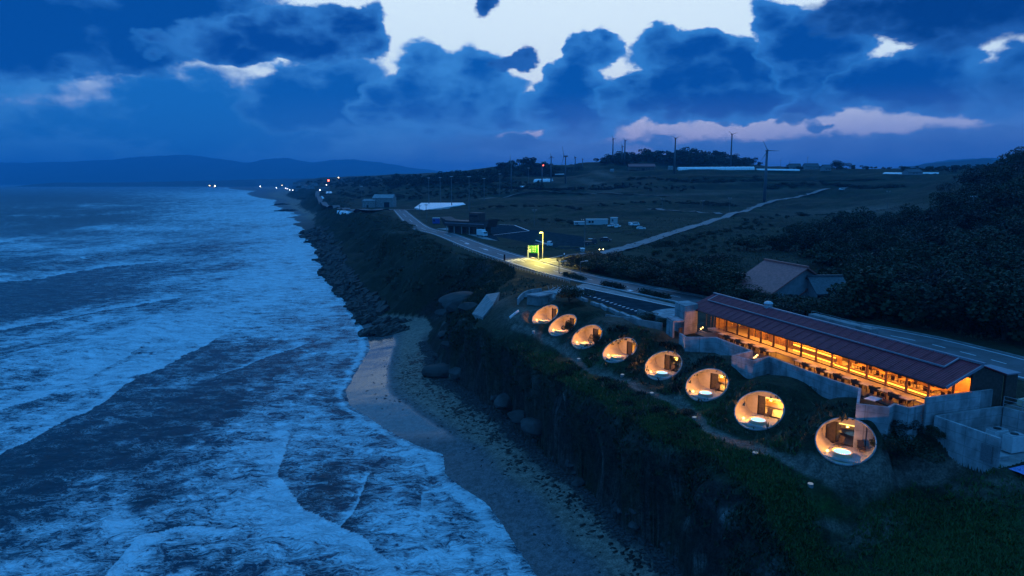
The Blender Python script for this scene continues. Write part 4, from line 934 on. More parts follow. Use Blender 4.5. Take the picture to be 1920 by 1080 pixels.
# ---- eight round rooms in the mound
HL = ['farthest round concrete room opening, right beside the grey service shed', 'second round room opening from the shed, half hidden by a leafy shrub', 'third round room opening from the service shed, lit amber at lower left',
      'fourth round room opening from the service shed, narrow dark door inside', 'fifth round room opening from the shed, with glowing round bath and chairs', 'third nearest round room opening, bath glowing under a dark doorway',
      'second nearest round room opening, with wide amber window and glowing bath', 'nearest round concrete room opening, bath mirrored in its amber window']
inner = mat('pipe_concrete', (.44, .36, .25), .75, .16, 1.1, bump=.008, bscale=7); amber = mat('amber_plaster', (.62, .46, .28), .6, .12, 1.5)
furn = mat('rattan_chair', (.07, .05, .04), .6, .4, 9)
for hi_, (pos, nn, hh, ww, e2) in enumerate(HOLES):
    T = Matrix((ww, hh, Vector((0, 0, 1)))).transposed().to_4x4(); T.translation = pos
    def X(w_, i_, z_): return (w_, i_, z_)          # local: w right, i inward, z up
    root = bpy.data.objects.new('round_room', None); C.objects.link(root); root.matrix_world = T; tag(root, HL[hi_], 'room', 'round rooms along the seaside mound')
    hx = math.hypot(nn.x, nn.y); nz_ = nn.z; R = 2.4; N = 64
    ring = lambda r_, o_=0.: [(r_*math.cos(q1), r_*math.sin(q1)*nz_-o_*hx, r_*math.sin(q1)*hx+o_*nz_) for q1 in [2*math.pi*i/N for i in range(N)]]
    # rim : band standing slightly proud of the slope
    a1, a2, a3, a4 = ring(R, .10), ring(R+.11, .10), ring(R+.16, -.5), ring(R, -.05)
    V = a1+a2+a3+a4; f = []
    for i in range(N):
        j = (i+1) % N; f += [(i, j, N+j, N+i), (N+i, N+j, 2*N+j, 2*N+i), (3*N+i, 3*N+j, j, i)]
    MB().add(V, f).build('rim', concrete, root, True)
    Ld = 5.6; s0 = ring(R, 0); s1 = [(x, Ld, z) for x, y, z in s0]
    f = [(i, N+i, N+(i+1) % N, (i+1) % N) for i in range(N)]
    MB().add(s0+s1, f).build('pipe', inner, root, True)
    hz = R*hx; zf_ = -hz*.80; wf = R*math.sqrt(1-.8**2)
    i0 = zf_/hx*nz_
    MB().box((0, (i0+Ld)/2, zf_-.1), (2*wf+.3, Ld-i0-.02, .2)).build('floor', mat('room_floor', (.36, .33, .32), .6, .15, 2), root)
    xs = [R*.999*math.cos(q1) for q1 in [2*math.pi*i/N for i in range(N)]]; b = MB(); b.add([(x, Ld-.03, z) for x, y, z in s0], [tuple(range(N))]); b.build('rear_wall', amber, root)
    dp = max(2.15, R*nz_+.18); lt = hz*.62           # partition depth, lintel height
    # lintel closes the arch above the door line
    arc = [(x, dp, z) for x, y, z in ring(R*.995) if z >= lt-1e-3]; arc.sort(key=lambda q2: -q2[0])
    wl = R*math.sqrt(max(0, 1-(lt/hz)**2))
    pts = [(wl, dp, lt)]+arc+[(-wl, dp, lt)]; n_ = len(pts)
    MB().add(pts+[(x, y+.15, z) for x, y, z in pts], [tuple(range(n_)), tuple(range(2*n_-1, n_-1, -1))]+[(i, n_+i, n_+(i+1) % n_, (i+1) % n_) for i in range(n_)]).build('lintel', inner, root)
    def seg(name, w0, w1, m_, dy=0, parent=root, th=.06):
        k_ = 8; up = []; lo_ = []
        for i in range(k_+1):
            w_ = w0+(w1-w0)*i/k_; he = hz*math.sqrt(max(.0004, 1-(w_/R)**2))*.99
            up.append((w_, dp+dy, min(lt, he))); lo_.append((w_, dp+dy, max(zf_, -he)))
        P_ = up+lo_[::-1]; n_ = len(P_)
        return MB().add(P_+[(x, y+th, z) for x, y, z in P_], [tuple(range(n_)), tuple(range(2*n_-1, n_-1, -1))]+[(i, n_+i, n_+(i+1) % n_, (i+1) % n_) for i in range(n_)]).build(name, m_, parent)
    if hi_ == 7: segs = (-2.35, -2.0, -1.15, 1.35)
    elif hi_ in (4, 6): segs = (-2.35, -1.0, -.25, 1.7)
    else: segs = (-2.35, -.7, .25, 1.2)
    seg('side_panel', segs[0], segs[1], inner)
    dr = seg('door', segs[1]+.03, segs[2]-.03, darkwood, .06)
    gl_ = seg('glass_panel', segs[2], segs[3], glassm, .02, th=.02)
    fb_ = MB()
    for w_ in (segs[1], segs[2], segs[3]): fb_.box((w_, dp, (zf_+lt)/2), (.07, .12, lt-zf_))
    fb_.box(((segs[1]+segs[3])/2, dp+.004, zf_+.05), (segs[3]-segs[1], .12, .10)); fb_.build('glass_frame', blackm, root)
    if segs[3] < 2.0: seg('side_panel', segs[3]+.04, 2.3, glassm if hi_ > 3 else inner, .02, th=.04)
    # bath
    bc = (.15 if hi_ < 7 else -.1, i0+1.05); br = .72; bz = zf_+.34
    bt = MB(); bt.tube((bc[0], bc[1], zf_), (bc[0], bc[1], bz), br+.14, br+.14, 28, cap=False)
    V = []; 
    for r_, z_ in ((br+.14, bz), (br, bz), (br, bz-.1)):
        V += [(bc[0]+r_*math.cos(2*math.pi*i/28), bc[1]+r_*math.sin(2*math.pi*i/28), z_) for i in range(28)]
    bt.add(V, [(i, (i+1) % 28, 28+(i+1) % 28, 28+i) for i in range(28)]+[(28+i, 28+(i+1) % 28, 56+(i+1) % 28, 56+i) for i in range(28)])
    bath = bt.build('bath', inner, root)
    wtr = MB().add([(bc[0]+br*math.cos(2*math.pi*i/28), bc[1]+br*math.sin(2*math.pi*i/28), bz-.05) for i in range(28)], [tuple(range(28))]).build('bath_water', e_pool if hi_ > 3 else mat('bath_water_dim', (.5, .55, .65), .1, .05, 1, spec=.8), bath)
    # lamp low at the left, second one in the room behind
    lp = MB().ball((-1.28, i0+.75, zf_+.22), .13, 8, 6).build('floor_lamp', e_warm, root, True)
    lamp((-.6, i0+1.3, zf_+1.0), 300 if hi_ < 4 else (300 if hi_ < 7 else 280), WARM, .12, root)
    lamp((.9, Ld-1.3, lt*.2), 1100 if hi_ in (6, 7) else 850, (1, .44, .08), .2, root)
    MB().box((.2, Ld-.45, zf_+.45), (3.0, .7, .5)).build('bed', room_wood, root)
    MB().box((.2, Ld-.12, zf_+.9), (3.4, .06, .08)).build('light_strip', emat('room_strip', (1, .6, .15), 3.), root)
    if hi_ >= 4:
        for k_, (cx_, cy_, rz_) in enumerate([(-.75, dp-.55, -.6), (1.15, dp-.75, .5)] if hi_ == 7 else [(.3, dp-.5, -.3)]):
            c0 = T@Vector((cx_, cy_, zf_)); lab = {4: 'small dark lounge chair inside the fifth round room from shed', 5: 'small dark lounge chair inside the third nearest round room', 6: 'small dark lounge chair inside the second nearest round room'}.get(hi_, ['dark lounge chair at the left of the nearest round room', 'dark lounge chair at the right of the nearest round room'][k_])
            lc = empty('lounge_chair', c0, rz_+math.atan2(hh.y, hh.x)+math.pi, lab, 'lounge chair', 'lounge chairs in the round rooms')
            MB().box((0, 0, .30), (.62, .58, .10)).build('seat', furn, lc, bevel=.02)
            MB().box((-.30, 0, .62), (.09, .58, .70), M=Matrix.Rotation(-.25, 3, 'Y')).build('backrest', furn, lc, bevel=.02)
            for sy_ in (-1, 1): MB().bar((.28, sy_*.28, .28), (-.28, sy_*.28, .48), .04).build('armrest', blackm, lc)
            for sx_ in (-1, 1):
                for sy_ in (-1, 1): MB().tube((sx_*.24, sy_*.24, 0), (sx_*.24, sy_*.24, .27), .02, .02, 5).build('leg', blackm, lc)
# ================================================================== annex, sheds, forecourt
anx = empty('concrete_annex', (0, 0, 0), label='roofless concrete service court sunk in the slope at right edge', cat='annex')
aw = [Lw(-34.0, 27.75, 12), Lw(-34.1, 24.1, 12)]
P_ = [Lw(-34.0, 27.75, 12), Lw(-34.12, 24.1, 12)]
wallrun(P_, 9.8*K, 12.0*K, .25).build('front_wall', concrete, anx)
wallrun([Lw(-34.1, 27.78, 12), Lw(-39.2, 27.85, 12)], 9.8*K, 11.99*K, .25).build('rear_wall', concrete, anx)
wallrun([Lw(-39.2, 27.7, 12), Lw(-40.3, 22.5, 12)], 9.8*K, 11.98*K, .25).build('side_wall', concrete, anx)
dc = Lw(-34.0, 24.62, 0); MB().box((dc.x+nS.x*.13, dc.y+nS.y*.13, 10.55*K+.75), (.04, .95, 1.5), M=Mfr).build('louvre_door', mat('grey_door', (.14, .14, .15), .6, .2, 8), anx)
b = MB(); fbox(b, -39.0, -34.3, 24.0, 27.6, 10.18, 10.24); b.build('court_floor', concrete_d, anx)
def ac_unit(s_, a_, zk, lab):
    p = Lw(s_, a_, zk); o = empty('cooling_unit', p, ang, lab, 'machine', 'cooling units in the service court')
    MB().box((0, 0, .75), (1.6, .95, 1.5)).build('casing', mat('grey_casing', (.5, .52, .54), .5, .1, 3), o, bevel=.03)
    MB().box((0, 0, 1.53), (1.5, .85, .06)).build('grille', steel, o)
    MB().tube((0, 0, 1.55), (0, 0, 1.6), .33, .33, 12).build('fan_ring', blackm, o)
for k_, (s_, a_, l_) in enumerate([(-35.2, 27.2, 'first cooling unit of the left row, nearest the court wall corner'), (-35.2, 26.4, 'second cooling unit of the left row in service court'), (-35.25, 25.6, 'third cooling unit of the left row, nearest the louvred wall end'), (-37.3, 26.6, 'left of the two cooling units at the rear of court'), (-37.4, 25.7, 'right of the two cooling units at the rear of court')]): ac_unit(s_, a_, 10.45 if k_ < 3 else 10.3, l_)
b = MB(); fbox(b, -36.2, -34.4, 25.0, 27.6, 10.24, 10.45); b.build('plinth', concrete, anx)
# blue tarpaulin on the ramp at the right
tp = MB(); P0 = Lw(-34.6, 23.7, 10.6)
for i in range(9):
    for j in range(7): q_ = Lw(-34.6-i*.5, 23.9-j*.28, 10.35); tp.v.append((q_.x, q_.y, q_.z+.35*abs(perlin(np.array([i*.6]), np.array([j*.7]))[0])+.05))
tp.f = [(i*7+j, i*7+j+1, (i+1)*7+j+1, (i+1)*7+j) for i in range(8) for j in range(6)]
tp.build('tarpaulin', mat('blue_tarpaulin', (.12, .2, .5), .45, .3, 1.2), smooth=True, label='crumpled blue tarpaulin lying at the open end of court', cat='tarpaulin')
# railings above the court
ra = empty('railing', (0, 0, 0), label='thin metal railing along the forecourt above the service court', cat='railing')
for k_ in range(9):
    p = Lw(-38.6-k_*.05, 28.0-k_*.65+.1, 12.0) if k_ < 7 else Lw(-39.0, 23.5, 12.0); p = Lw(-39.25-k_*.21, 27.8-k_*.95, 11.95); MB().bar(p, p+Vector((0, 0, 1.05)), .05).build('post', steel, ra)
p, q_ = Lw(-39.25, 27.8, 11.95), Lw(-39.25-8*.21, 27.8-8*.95, 11.95)
for z in (.35, .7, 1.05): MB().bar(p+Vector((0, 0, z)), q_+Vector((0, 0, z)), .045).build('rail', steel, ra)
# forecourt and picture-frame planter
b = MB(); b.prism([tuple(Lw(*q)[:2]) for q in [(-39.3, 28.0, 0), (-44.0, 28.6, 0), (-45.5, 22, 0), (-40.6, 22, 0)]], 10.9*K, 11.9*K); b.build('forecourt', mat('red_paving', (.2, .15, .13), .8, .2, 2), kind='structure')
o = empty('timber_planter', Lw(-41.2, 27.3, 11.92), ang+.1, 'square timber planter frame standing on the forecourt', 'planter')
for c_, d_ in (((0, .95, .3), (2.2, .18, .6)), ((0, -.95, .3), (2.2, .18, .6)), ((1.0, 0, .3), (.18, 1.72, .6)), ((-1.0, 0, .3), (.18, 1.72, .6))): MB().box(c_, d_).build('plank', tabm, o)
MB().box((0, 0, .22), (1.8, 1.7, .4)).build('soil', mat('planter_soil', (.03, .028, .024), .95, .3, 5), o)
# gable-side plant room
o = empty('plant_room', (0, 0, 0), label='narrow dark timber block beside the restaurant gable', cat='shed')
b = MB(); fbox(b, -40.9, -39.95, 28.3, 30.0, 11.2, 13.7); b.build('wall', darkwood, o); b = MB(); fbox(b, -41.0, -39.85, 28.2, 30.1, 13.7, 13.78); b.build('roof', trim, o)

# service shed by the first round room
sh_ = empty('service_shed', (0, 0, 0), label='low grey concrete service shed beside the first round room', cat='shed')
zs = 12.3*K
def quad_prism(pts, zt, zb): return MB().prism([tuple(at(u, v, zt)[:2]) for u, v in pts], zb, zt)
b = quad_prism([(988, 553), (1014, 549), (1036, 551), (1014, 556)], zs, 10.2*K); b.build('wall', concrete_d, sh_)
b = quad_prism([(986, 551.5), (1012, 547.5), (1038, 549.5), (1013, 555)], zs+.25, zs+.01); b.build('roof', concrete, sh_)
b = quad_prism([(1014, 556), (1038, 559), (1042, 553), (1036, 551)], zs-.5, 10.2*K); b.build('side_wall', concrete_d, sh_)
b = quad_prism([(1016, 546), (1060, 541), (1096, 540.5), (1094, 543), (1042, 549)], 12.2*K, 12.0*K); b.build('terrace_roof', concrete, sh_)
b = MB(); q_ = at(1030, 545, 12.4*K)
for i in range(7):
    p = at(1030+i*9, 545-i*.45, 12.25*K); b.bar(p, p+Vector((1.2, 1.0, .5)), .08); b.bar(p, p+Vector((-.3, .2, .9)), .05)
b.build('steel_frame', steel, sh_)
pts = [at(u, v, 11.9*K) for u, v in [(971, 560), (975, 554), (981, 548.5), (989, 544.5), (1000, 542), (1015, 540.5)]]
wl_ = wallrun(pts, 10.8*K, 11.9*K, .25).build('curved_wall', concrete, sh_)
gt = empty('slatted_gate', (0, 0, 0), label='dark slatted gate left of the grey service shed', cat='gate')
p, q_ = at(967, 573, 10.3*K), at(987, 573.5, 10.3*K)
MB().bar(p+Vector((0, 0, 1.65)), q_+Vector((0, 0, 1.65)), .08).build('rail', blackm, gt)
for i in range(12): a = p.lerp(q_, i/11); MB().bar(a, a+Vector((0, 0, 1.7)), .12, .05).build('slat', darkwood, gt)
o = MB(); 
for i in range(6): a = at(985+i*2.2, 577+i*2.6, 9.9*K); o.box(a, (2.2, .8, .25), .6)
o.build('stone_step', concrete, label='pale stone steps running down beside the slatted gate', cat='steps')
p, q_ = G(956, 598), G(973, 585); MB().bar(p+Vector((0, 0, .2)), q_+Vector((0, 0, .2)), .16, .5).build('edging_board', white, label='white edging board lying up the bare slope', cat='board')
# concrete slope revetment in the cove
rv = MB(); P_ = [G(885, 592), G(912, 556), G(937, 552), G(925, 575), G(905, 600)]
rv.add([p+Vector((0, 0, .5)) for p in P_], [(0, 1, 2, 3, 4)]); n_ = len(P_)
rv.add([p+Vector((0, 0, .5)) for p in P_]+[p-Vector((0, 0, 2)) for p in P_], [(i, (i+1) % n_, n_+(i+1) % n_, n_+i) for i in range(n_)])
rv.build('revetment', concrete_d, label='grey concrete slab revetment on the slope above the cove', cat='revetment')
# ramp walls and pale blocks between mound and car park
rw = empty('ramp_wall', (0, 0, 0), label='low concrete ramp wall between grassy mound and car park', cat='wall')
wallrun([A(1136, 589, 11.9), A(1242, 605.5, 11.9)], 10.6*K, 11.9*K, .25).build('wall', concrete_d, rw)
wallrun([A(1196, 579, 11.8), A(1250, 596.5, 11.8)], 11.0*K, 11.8*K, .25).build('upper_wall', concrete_d, rw)
for i, (u0, v0, u1, v1) in enumerate([(1082, 552, 1100, 560), (1110, 564, 1123, 569), (1126, 568, 1138, 576), (1142, 575, 1160, 584), (1164, 583, 1180, 591), (1184, 590, 1200, 597)]):
    p, q_ = A(u0, v0, 11.6), A(u1, v1, 11.6)
    MB().bar(Vector((p.x, p.y, 11.35*K)), Vector((q_.x, q_.y, 11.35*K)), .7, .6).build('concrete_block', concrete, label='long pale concrete block edging the car park, %s from the shed' % ORD[i], cat='block', group='blocks edging the car park', bevel=.05)
# small round ground lights
for i, (u, v, l_) in enumerate([(1000.6, 623, 'below the first two round rooms'), (1085, 675, 'below the third round room'), (1167, 704, 'below the fourth round room'), (1222, 739.4, 'seaward of the path below the fifth round room'), (1302, 785.6, 'at the bend of the footpath'), (1416, 852, 'on the grass below the second nearest room'), (1519.5, 911, 'near the cliff corner, nearest of all')]):
    p = G(u, v, .12); o = empty('ground_light', p, 0, 'small round pale ground light '+l_, 'ground light', 'ground lights along the footpath')
    MB().tube((0, 0, -.3), (0, 0, .08), .26, .26, 14).build('housing', steel, o); MB().tube((0, 0, .08), (0, 0, .12), .22, .22, 14).build('lens', emat('ground_lens', (.5, .7, 1.), .35), o)

# ================================================================== vegetation
def crown_mesh(name, n, size, lobes, m, sq=.8, seed=0, inner_=.55):
    r = np.random.default_rng(seed); L_ = [(r.normal(0, .42, 3)*np.array([1, 1, .6]), r.uniform(.35, .62)) for _ in range(lobes)]
    V = []; c_ = []
    for i in range(n):
        lc, lr = L_[r.integers(lobes)]; d = r.normal(size=3); d /= np.linalg.norm(d)
        c_.append(lc+d*lr*(inner_+(1-inner_)*r.random()**.5)*np.array([1, 1, sq]))
    c_ = np.array(c_); a = r.normal(size=(n, 3)); a /= np.linalg.norm(a, axis=1)[:, None]; b_ = np.cross(a, r.normal(size=(n, 3))); b_ /= np.linalg.norm(b_, axis=1)[:, None]
    s_ = size*r.uniform(.6, 1.4, (n, 1)); V = np.stack([c_-a*s_-b_*s_*.6, c_+a*s_*.2-b_*s_, c_+a*s_+b_*s_*.3, c_-a*s_*.3+b_*s_], 1).reshape(-1, 3)
    me = bpy.data.meshes.new(name); me.from_pydata([tuple(q) for q in V], [], [(4*i, 4*i+1, 4*i+2, 4*i+3) for i in range(n)]); me.materials.append(m); return me
def trunk_mesh(seed, h=.75):
    r = random.Random(seed); b = MB(); b.tube((0, 0, -.25), (.03, 0, h*.6), .055, .035, 6)
    for i in range(6):
        a = r.random()*6.28; z = h*(.25+.07*i); b.tube((.01, 0, z), (.45*math.cos(a)*r.uniform(.6, 1), .45*math.sin(a)*r.uniform(.6, 1), z+r.uniform(.2, .5)), .024, .006, 5)
    me = bpy.data.meshes.new('trunk'); me.from_pydata(b.v, [], b.f); me.materials.append(trunkm); return me
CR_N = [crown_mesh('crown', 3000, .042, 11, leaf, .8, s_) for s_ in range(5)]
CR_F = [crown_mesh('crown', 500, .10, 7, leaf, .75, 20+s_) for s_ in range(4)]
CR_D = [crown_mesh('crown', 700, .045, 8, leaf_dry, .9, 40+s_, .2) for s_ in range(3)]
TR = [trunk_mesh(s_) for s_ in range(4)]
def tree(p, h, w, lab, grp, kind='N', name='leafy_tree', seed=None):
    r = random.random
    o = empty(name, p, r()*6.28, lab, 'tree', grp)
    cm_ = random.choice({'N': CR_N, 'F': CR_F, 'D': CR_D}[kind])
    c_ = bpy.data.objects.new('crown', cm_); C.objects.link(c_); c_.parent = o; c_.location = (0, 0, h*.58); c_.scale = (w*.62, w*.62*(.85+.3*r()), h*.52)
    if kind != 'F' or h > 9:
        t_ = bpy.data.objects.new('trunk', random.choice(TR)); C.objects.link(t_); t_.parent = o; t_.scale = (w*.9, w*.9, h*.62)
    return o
def polyfill(P, n, mind, seed=1):
    r = random.Random(seed); us = [q[0] for q in P]; vs = [q[1] for q in P]; out = []; tries = 0
    while len(out) < n and tries < n*60:
        tries += 1; u, v = r.uniform(min(us), max(us)), r.uniform(min(vs), max(vs))
        if not inpoly(np.array([u]), np.array([v]), P)[0]: continue
        if all(math.hypot(u-a, (v-b)*1.6) > mind for a, b in out): out.append((u, v))
    return out
# right-hand wood
for k_, (P_, n, md, hr, lab, grp, kind) in enumerate([
    ([(1600, 560), (1600, 520), (1640, 500), (1760, 500), (1920, 540), (1990, 600), (1990, 655), (1920, 645), (1800, 622), (1690, 602), (1610, 588)], 60, 20, (6, 9), 'dark evergreen tree of the dense wood just behind the road', 'trees of the roadside wood', 'N'),
    ([(1460, 470), (1520, 440), (1600, 430), (1700, 430), (1780, 430), (1940, 470), (1940, 530), (1760, 495), (1640, 495), (1570, 500), (1500, 490)], 56, 22, (6, 10), 'dark tree of the dense wood on the middle right slope', 'trees of the middle right slope', 'N'),
    ([(1740, 420), (1800, 380), (1860, 330), (1930, 300), (1990, 300), (1990, 470), (1800, 440)], 46, 22, (8, 13), 'dark tree climbing the steep hill at right edge', 'trees of the steep right hill', 'N')]):
    for (u, v) in polyfill(P_, n, md, k_+3):
        p = G(u, v); h = random.uniform(*hr); tree(p-Vector((0, 0, .4)), h, h*random.uniform(.85, 1.25), lab, grp, kind if random.random() > .12 else 'D')
for (u, v, h) in [(1868, 318, 11), (1890, 300, 13), (1910, 292, 14), (1850, 335, 10), (1930, 290, 14), (1780, 360, 8), (1762, 372, 8), (1812, 352, 9)]:
    tree(G(u, v), h, h*.8, 'bare twiggy tree against the sky on the right hill', 'bare trees on the right hill', 'D', 'bare_tree')
# trees and hedges around the road and houses
for (u, v, h, w_) in [(1345, 500, 4, 7), (1360, 512, 4, 6), (1400, 470, 5, 8), (1450, 468, 5, 8), (1290, 548, 6, 8), (1315, 540, 6, 7), (1345, 545, 6, 8), (1372, 552, 6, 8), (1330, 558, 5, 7), (1400, 566, 3.5, 6), (1430, 574, 3, 6), (1462, 582, 3, 6), (1490, 580, 3, 6), (1285, 530, 5, 6), (1275, 545, 5, 6), (1310, 526, 5, 7), (1355, 528, 5, 6), (1510, 592, 3, 6), (1540, 594, 3, 6), (1570, 592, 4, 7), (1595, 590, 5, 7), (1470, 592, 2.5, 5), (1420, 583, 2.5, 5)]:
    tree(G(u, v)-Vector((0, 0, .4)), h, w_, 'dark rounded tree between the road and the tiled houses', 'trees in front of the tiled houses')
for (u, v) in polyfill([(1066, 495), (1090, 489), (1150, 498), (1250, 512), (1262, 530), (1240, 538), (1150, 518), (1080, 502)], 26, 12, 9):
    h = random.uniform(2.6, 4.4); tree(G(u, v)-Vector((0, 0, .5)), h, h*1.7, 'dark clipped looking roadside bush opposite the car park', 'bushes along the far side of road', 'N', 'roadside_bush')
for a, b, l_ in [((1058, 516.5), (1095, 525.5), 'left'), ((1131, 534), (1168, 542), 'middle'), ((1203, 549), (1250, 560), 'right')]:
    p, q_ = A(*a, PL), A(*b, PL); n_ = 900; tt = rng.random(n_); d = (q_-p); pp = np.array(p)[None]+tt[:, None]*np.array(d)[None]+np.concatenate([rng.normal(0, .45, (n_, 2)), rng.uniform(0, .8, (n_, 1))], 1)
    off_ = rng.normal(0, .14, (n_, 4, 3)); V = (pp[:, None, :]+off_).reshape(-1, 3)
    o = mesh_np('low_hedge', V, np.arange(4*n_).reshape(-1, 4), leaf, smooth=False); tag(o, l_+' low dark hedge island between the road and car park', 'hedge', 'hedge islands by the road')
# skyline woods on hills
for P_, n, md, hr, lab, grp in [
    ([(1128, 300), (1170, 292), (1230, 290), (1300, 289), (1360, 295), (1425, 308), (1425, 316), (1300, 312), (1230, 306), (1130, 312)], 66, 6, (9, 13), 'dark round topped tree of the wood crowning the turbine hill', 'wood crowning the turbine hill'),
    ([(930, 322), (960, 312), (1000, 308), (1035, 318), (1050, 330), (1000, 335), (930, 335)], 32, 7, (8, 12), 'dark tree of the wooded knoll left of turbine hill', 'trees on the wooded knoll')]:
    for u, v in polyfill(P_, n, md, 77): h = random.uniform(*hr); tree(G(u, v)-Vector((0, 0, .8)), h, h*1.15, lab, grp, 'F')
def wood_mass(name, P_, n, md, hr, seed):     # far wood that reads as one mass
    vs = []; fs = []
    for u, v in polyfill(P_, n, md, seed):
        p = G(u, v); h = random.uniform(*hr); me = random.choice(CR_F); a = random.random()*6.28; ca_, sa_ = math.cos(a), math.sin(a); b0 = len(vs)
        for q in me.vertices: x, y, z = q.co; vs.append((p.x+(x*ca_-y*sa_)*h*.65, p.y+(x*sa_+y*ca_)*h*.65, p.z+h*.4+z*h*.5))
        fs += [tuple(b0+i for i in f.vertices) for f in me.polygons]
    MB().add(vs, fs).build(name, leaf, kind='stuff')
wood_mass('far_hill_wood', [(560, 345), (640, 338), (760, 334), (880, 328), (930, 328), (930, 345), (760, 350), (640, 352)], 110, 6, (7, 12), 5)
wood_mass('skyline_wood', [(1470, 314), (1580, 312), (1720, 312), (1870, 316), (1870, 325), (1600, 318), (1470, 319)], 90, 5, (4, 7), 6)
wood_mass('hilltop_wood', [(1120, 306), (1170, 296), (1230, 291), (1300, 290), (1360, 296), (1425, 309), (1425, 315), (1300, 311), (1230, 305), (1130, 312)], 70, 5, (6, 10), 7)
wood_mass('hillside_wood', [(1600, 590), (1560, 520), (1480, 480), (1440, 470), (1600, 420), (1760, 420), (1860, 340), (1990, 300), (1990, 650), (1800, 620)], 190, 12, (4, 7), 8)
tree(G(1569, 318), 11, 15, 'tall broad green tree standing above the skyline by the farmhouses', None, 'N')
for u, v in [(1063, 322), (1072, 322), (1048, 326), (1058, 326), (1085, 318)]: tree(G(u, v), 8, 8, 'bare twiggy tree on the saddle beside the bladed turbine', 'bare trees on the saddle', 'D', 'bare_tree')
def hedgerow(pts, n, h):
    vs = []; fs = []; P_ = smoothline([G(u, v) for u, v in pts], 6)
    for i in range(n):
        t_ = random.random()*(len(P_)-1.001); p = P_[int(t_)].lerp(P_[int(t_)+1], t_ % 1); x0 = p.x+random.gauss(0, 1.5); y0 = p.y+random.gauss(0, 4); z0 = zg(x0, y0); me = random.choice(CR_F); hh_ = h*random.uniform(.5, 1.3); b0 = len(vs)
        for q_ in me.vertices: x, y, z = q_.co; vs.append((x0+x*hh_*1.1, y0+y*hh_, z0+hh_*.35+z*hh_*.5))
        fs += [tuple(b0+i_ for i_ in f.vertices) for f in me.polygons]
    MB().add(vs, fs).build('hedgerow', leaf, kind='stuff')
for pts_, n_, h_ in [([(1120, 386), (1250, 380), (1380, 386)], 60, 1.6), ([(1440, 354), (1560, 347), (1700, 352)], 70, 3), ([(940, 352), (1050, 357), (1170, 351)], 60, 3), ([(1500, 402), (1620, 410), (1750, 404)], 60, 2.4), ([(900, 394), (1000, 388), (1100, 394)], 44, 1.8), ([(1180, 336), (1300, 340), (1430, 338)], 60, 3), ([(1080, 425), (1060, 415), (1000, 412), (930, 414)], 34, 1.3), ([(1240, 465), (1330, 440), (1420, 415)], 44, 1.5), ([(560, 372), (640, 366), (760, 372)], 70, 3)]:
    hedgerow(pts_, n_, h_)
wood_mass('hillside_scrub', [(620, 350), (760, 340), (930, 336), (1010, 342), (1030, 352), (960, 364), (880, 374), (780, 376), (700, 366), (630, 366)], 150, 7, (2.5, 5), 41)
wood_mass('slope_scrub', [(1100, 350), (1200, 344), (1300, 352), (1300, 360), (1180, 358)], 26, 7, (2, 4), 42)
wood_mass('field_edge_scrub', [(1430, 400), (1560, 420), (1500, 450), (1380, 470), (1300, 500), (1290, 520), (1200, 490), (1300, 450)], 60, 14, (1.2, 2.6), 43)
# single shrubs on the mound
for u, v, h, w_, l_ in [(1682, 858, 2.6, 3.6, 'large loose shrub right of the nearest round room'), (1664, 846, 1.4, 1.8, 'smaller shrub between nearest round room and large shrub'), (1432, 690, 1.6, 2.2, 'dark shrub against the parapet notch wall'), (1068, 624, 2.2, 1.6, 'leafy shrub growing in front of the second round room'), (1119, 646, 1.9, 1.2, 'slim shrub growing in front of the third round room'), (1184, 676, 1.0, 1.2, 'small shrub in front of the fourth round room'),
                        (1068, 566, 3.0, 4.0, 'broad shrub on the mound beside the shed roof'), (1560, 740, 1.0, 2.4, 'dark shrub at the foot of the terrace wall'), (1330, 648, .8, 2.4, 'low shrub under the left parapet corner'), (1705, 806, 1.6, 2.6, 'dark shrub in the dip below the terrace corner'), (1738, 815, 1.2, 2.4, 'dark shrub beside the annex wall corner'), (1245, 612, 1.6, 2.2, 'low shrub at the foot of tower steps'), (1215, 600, 1.5, 2.5, 'low shrub at the end of the ramp wall'), (1290, 778, .9, 1.6, 'small tuft shrub by the path bend')]:
    tree(G(u, v)-Vector((0, 0, .2)), h, w_, l_, 'shrubs on the mound', 'N', 'shrub')
# scattered ground plants (uncountable)
def tufts(name, n, weight, hgt, wid, m, seed, blades=5):
    r = np.random.default_rng(seed); D2 = gy**2; wgt = weight*D2; wgt = wgt/wgt.sum(); idx = r.choice(len(gx), n, p=wgt)
    bx_ = gx2[idx]+r.normal(0, .12, n); by_ = gy[idx]+r.normal(0, .15, n); bz_ = gz2[idx]-.08
    V = np.empty((n, blades, 3, 3)); s_ = r.uniform(.5, 1.5, n)
    for k in range(blades):
        a = r.uniform(0, 6.28, n); lean = r.uniform(.1, .9, n)*hgt*s_; w_ = wid*s_*.5
        ox, oy = r.normal(0, wid*1.2, n), r.normal(0, wid*1.2, n)
        V[:, k, 0] = np.stack([bx_+ox-np.sin(a)*w_, by_+oy+np.cos(a)*w_, bz_], -1); V[:, k, 1] = np.stack([bx_+ox+np.sin(a)*w_, by_+oy-np.cos(a)*w_, bz_], -1)
        V[:, k, 2] = np.stack([bx_+ox+np.cos(a)*lean, by_+oy+np.sin(a)*lean, bz_+hgt*s_*r.uniform(.5, 1, n)], -1)
    o = mesh_np(name, V.reshape(-1, 3), np.arange(n*blades*3).reshape(-1, 3), m, smooth=False); o['kind'] = 'stuff'; return o
land = (gtc >= .9)&~inh&(pth < .3)&(flatmask(gx, gy) < .2)&~inpoly(gx, gy, COURT)
near_ = land&(gy < 150)&(gy > 24)
wm = np.where(near_, np.clip(pg(1250, 680, 360, 120, -24)*1.3, 0, 1)*(.15+sm(N1, .4, .75)), 0)
hd = np.full(len(gx), 1e9)
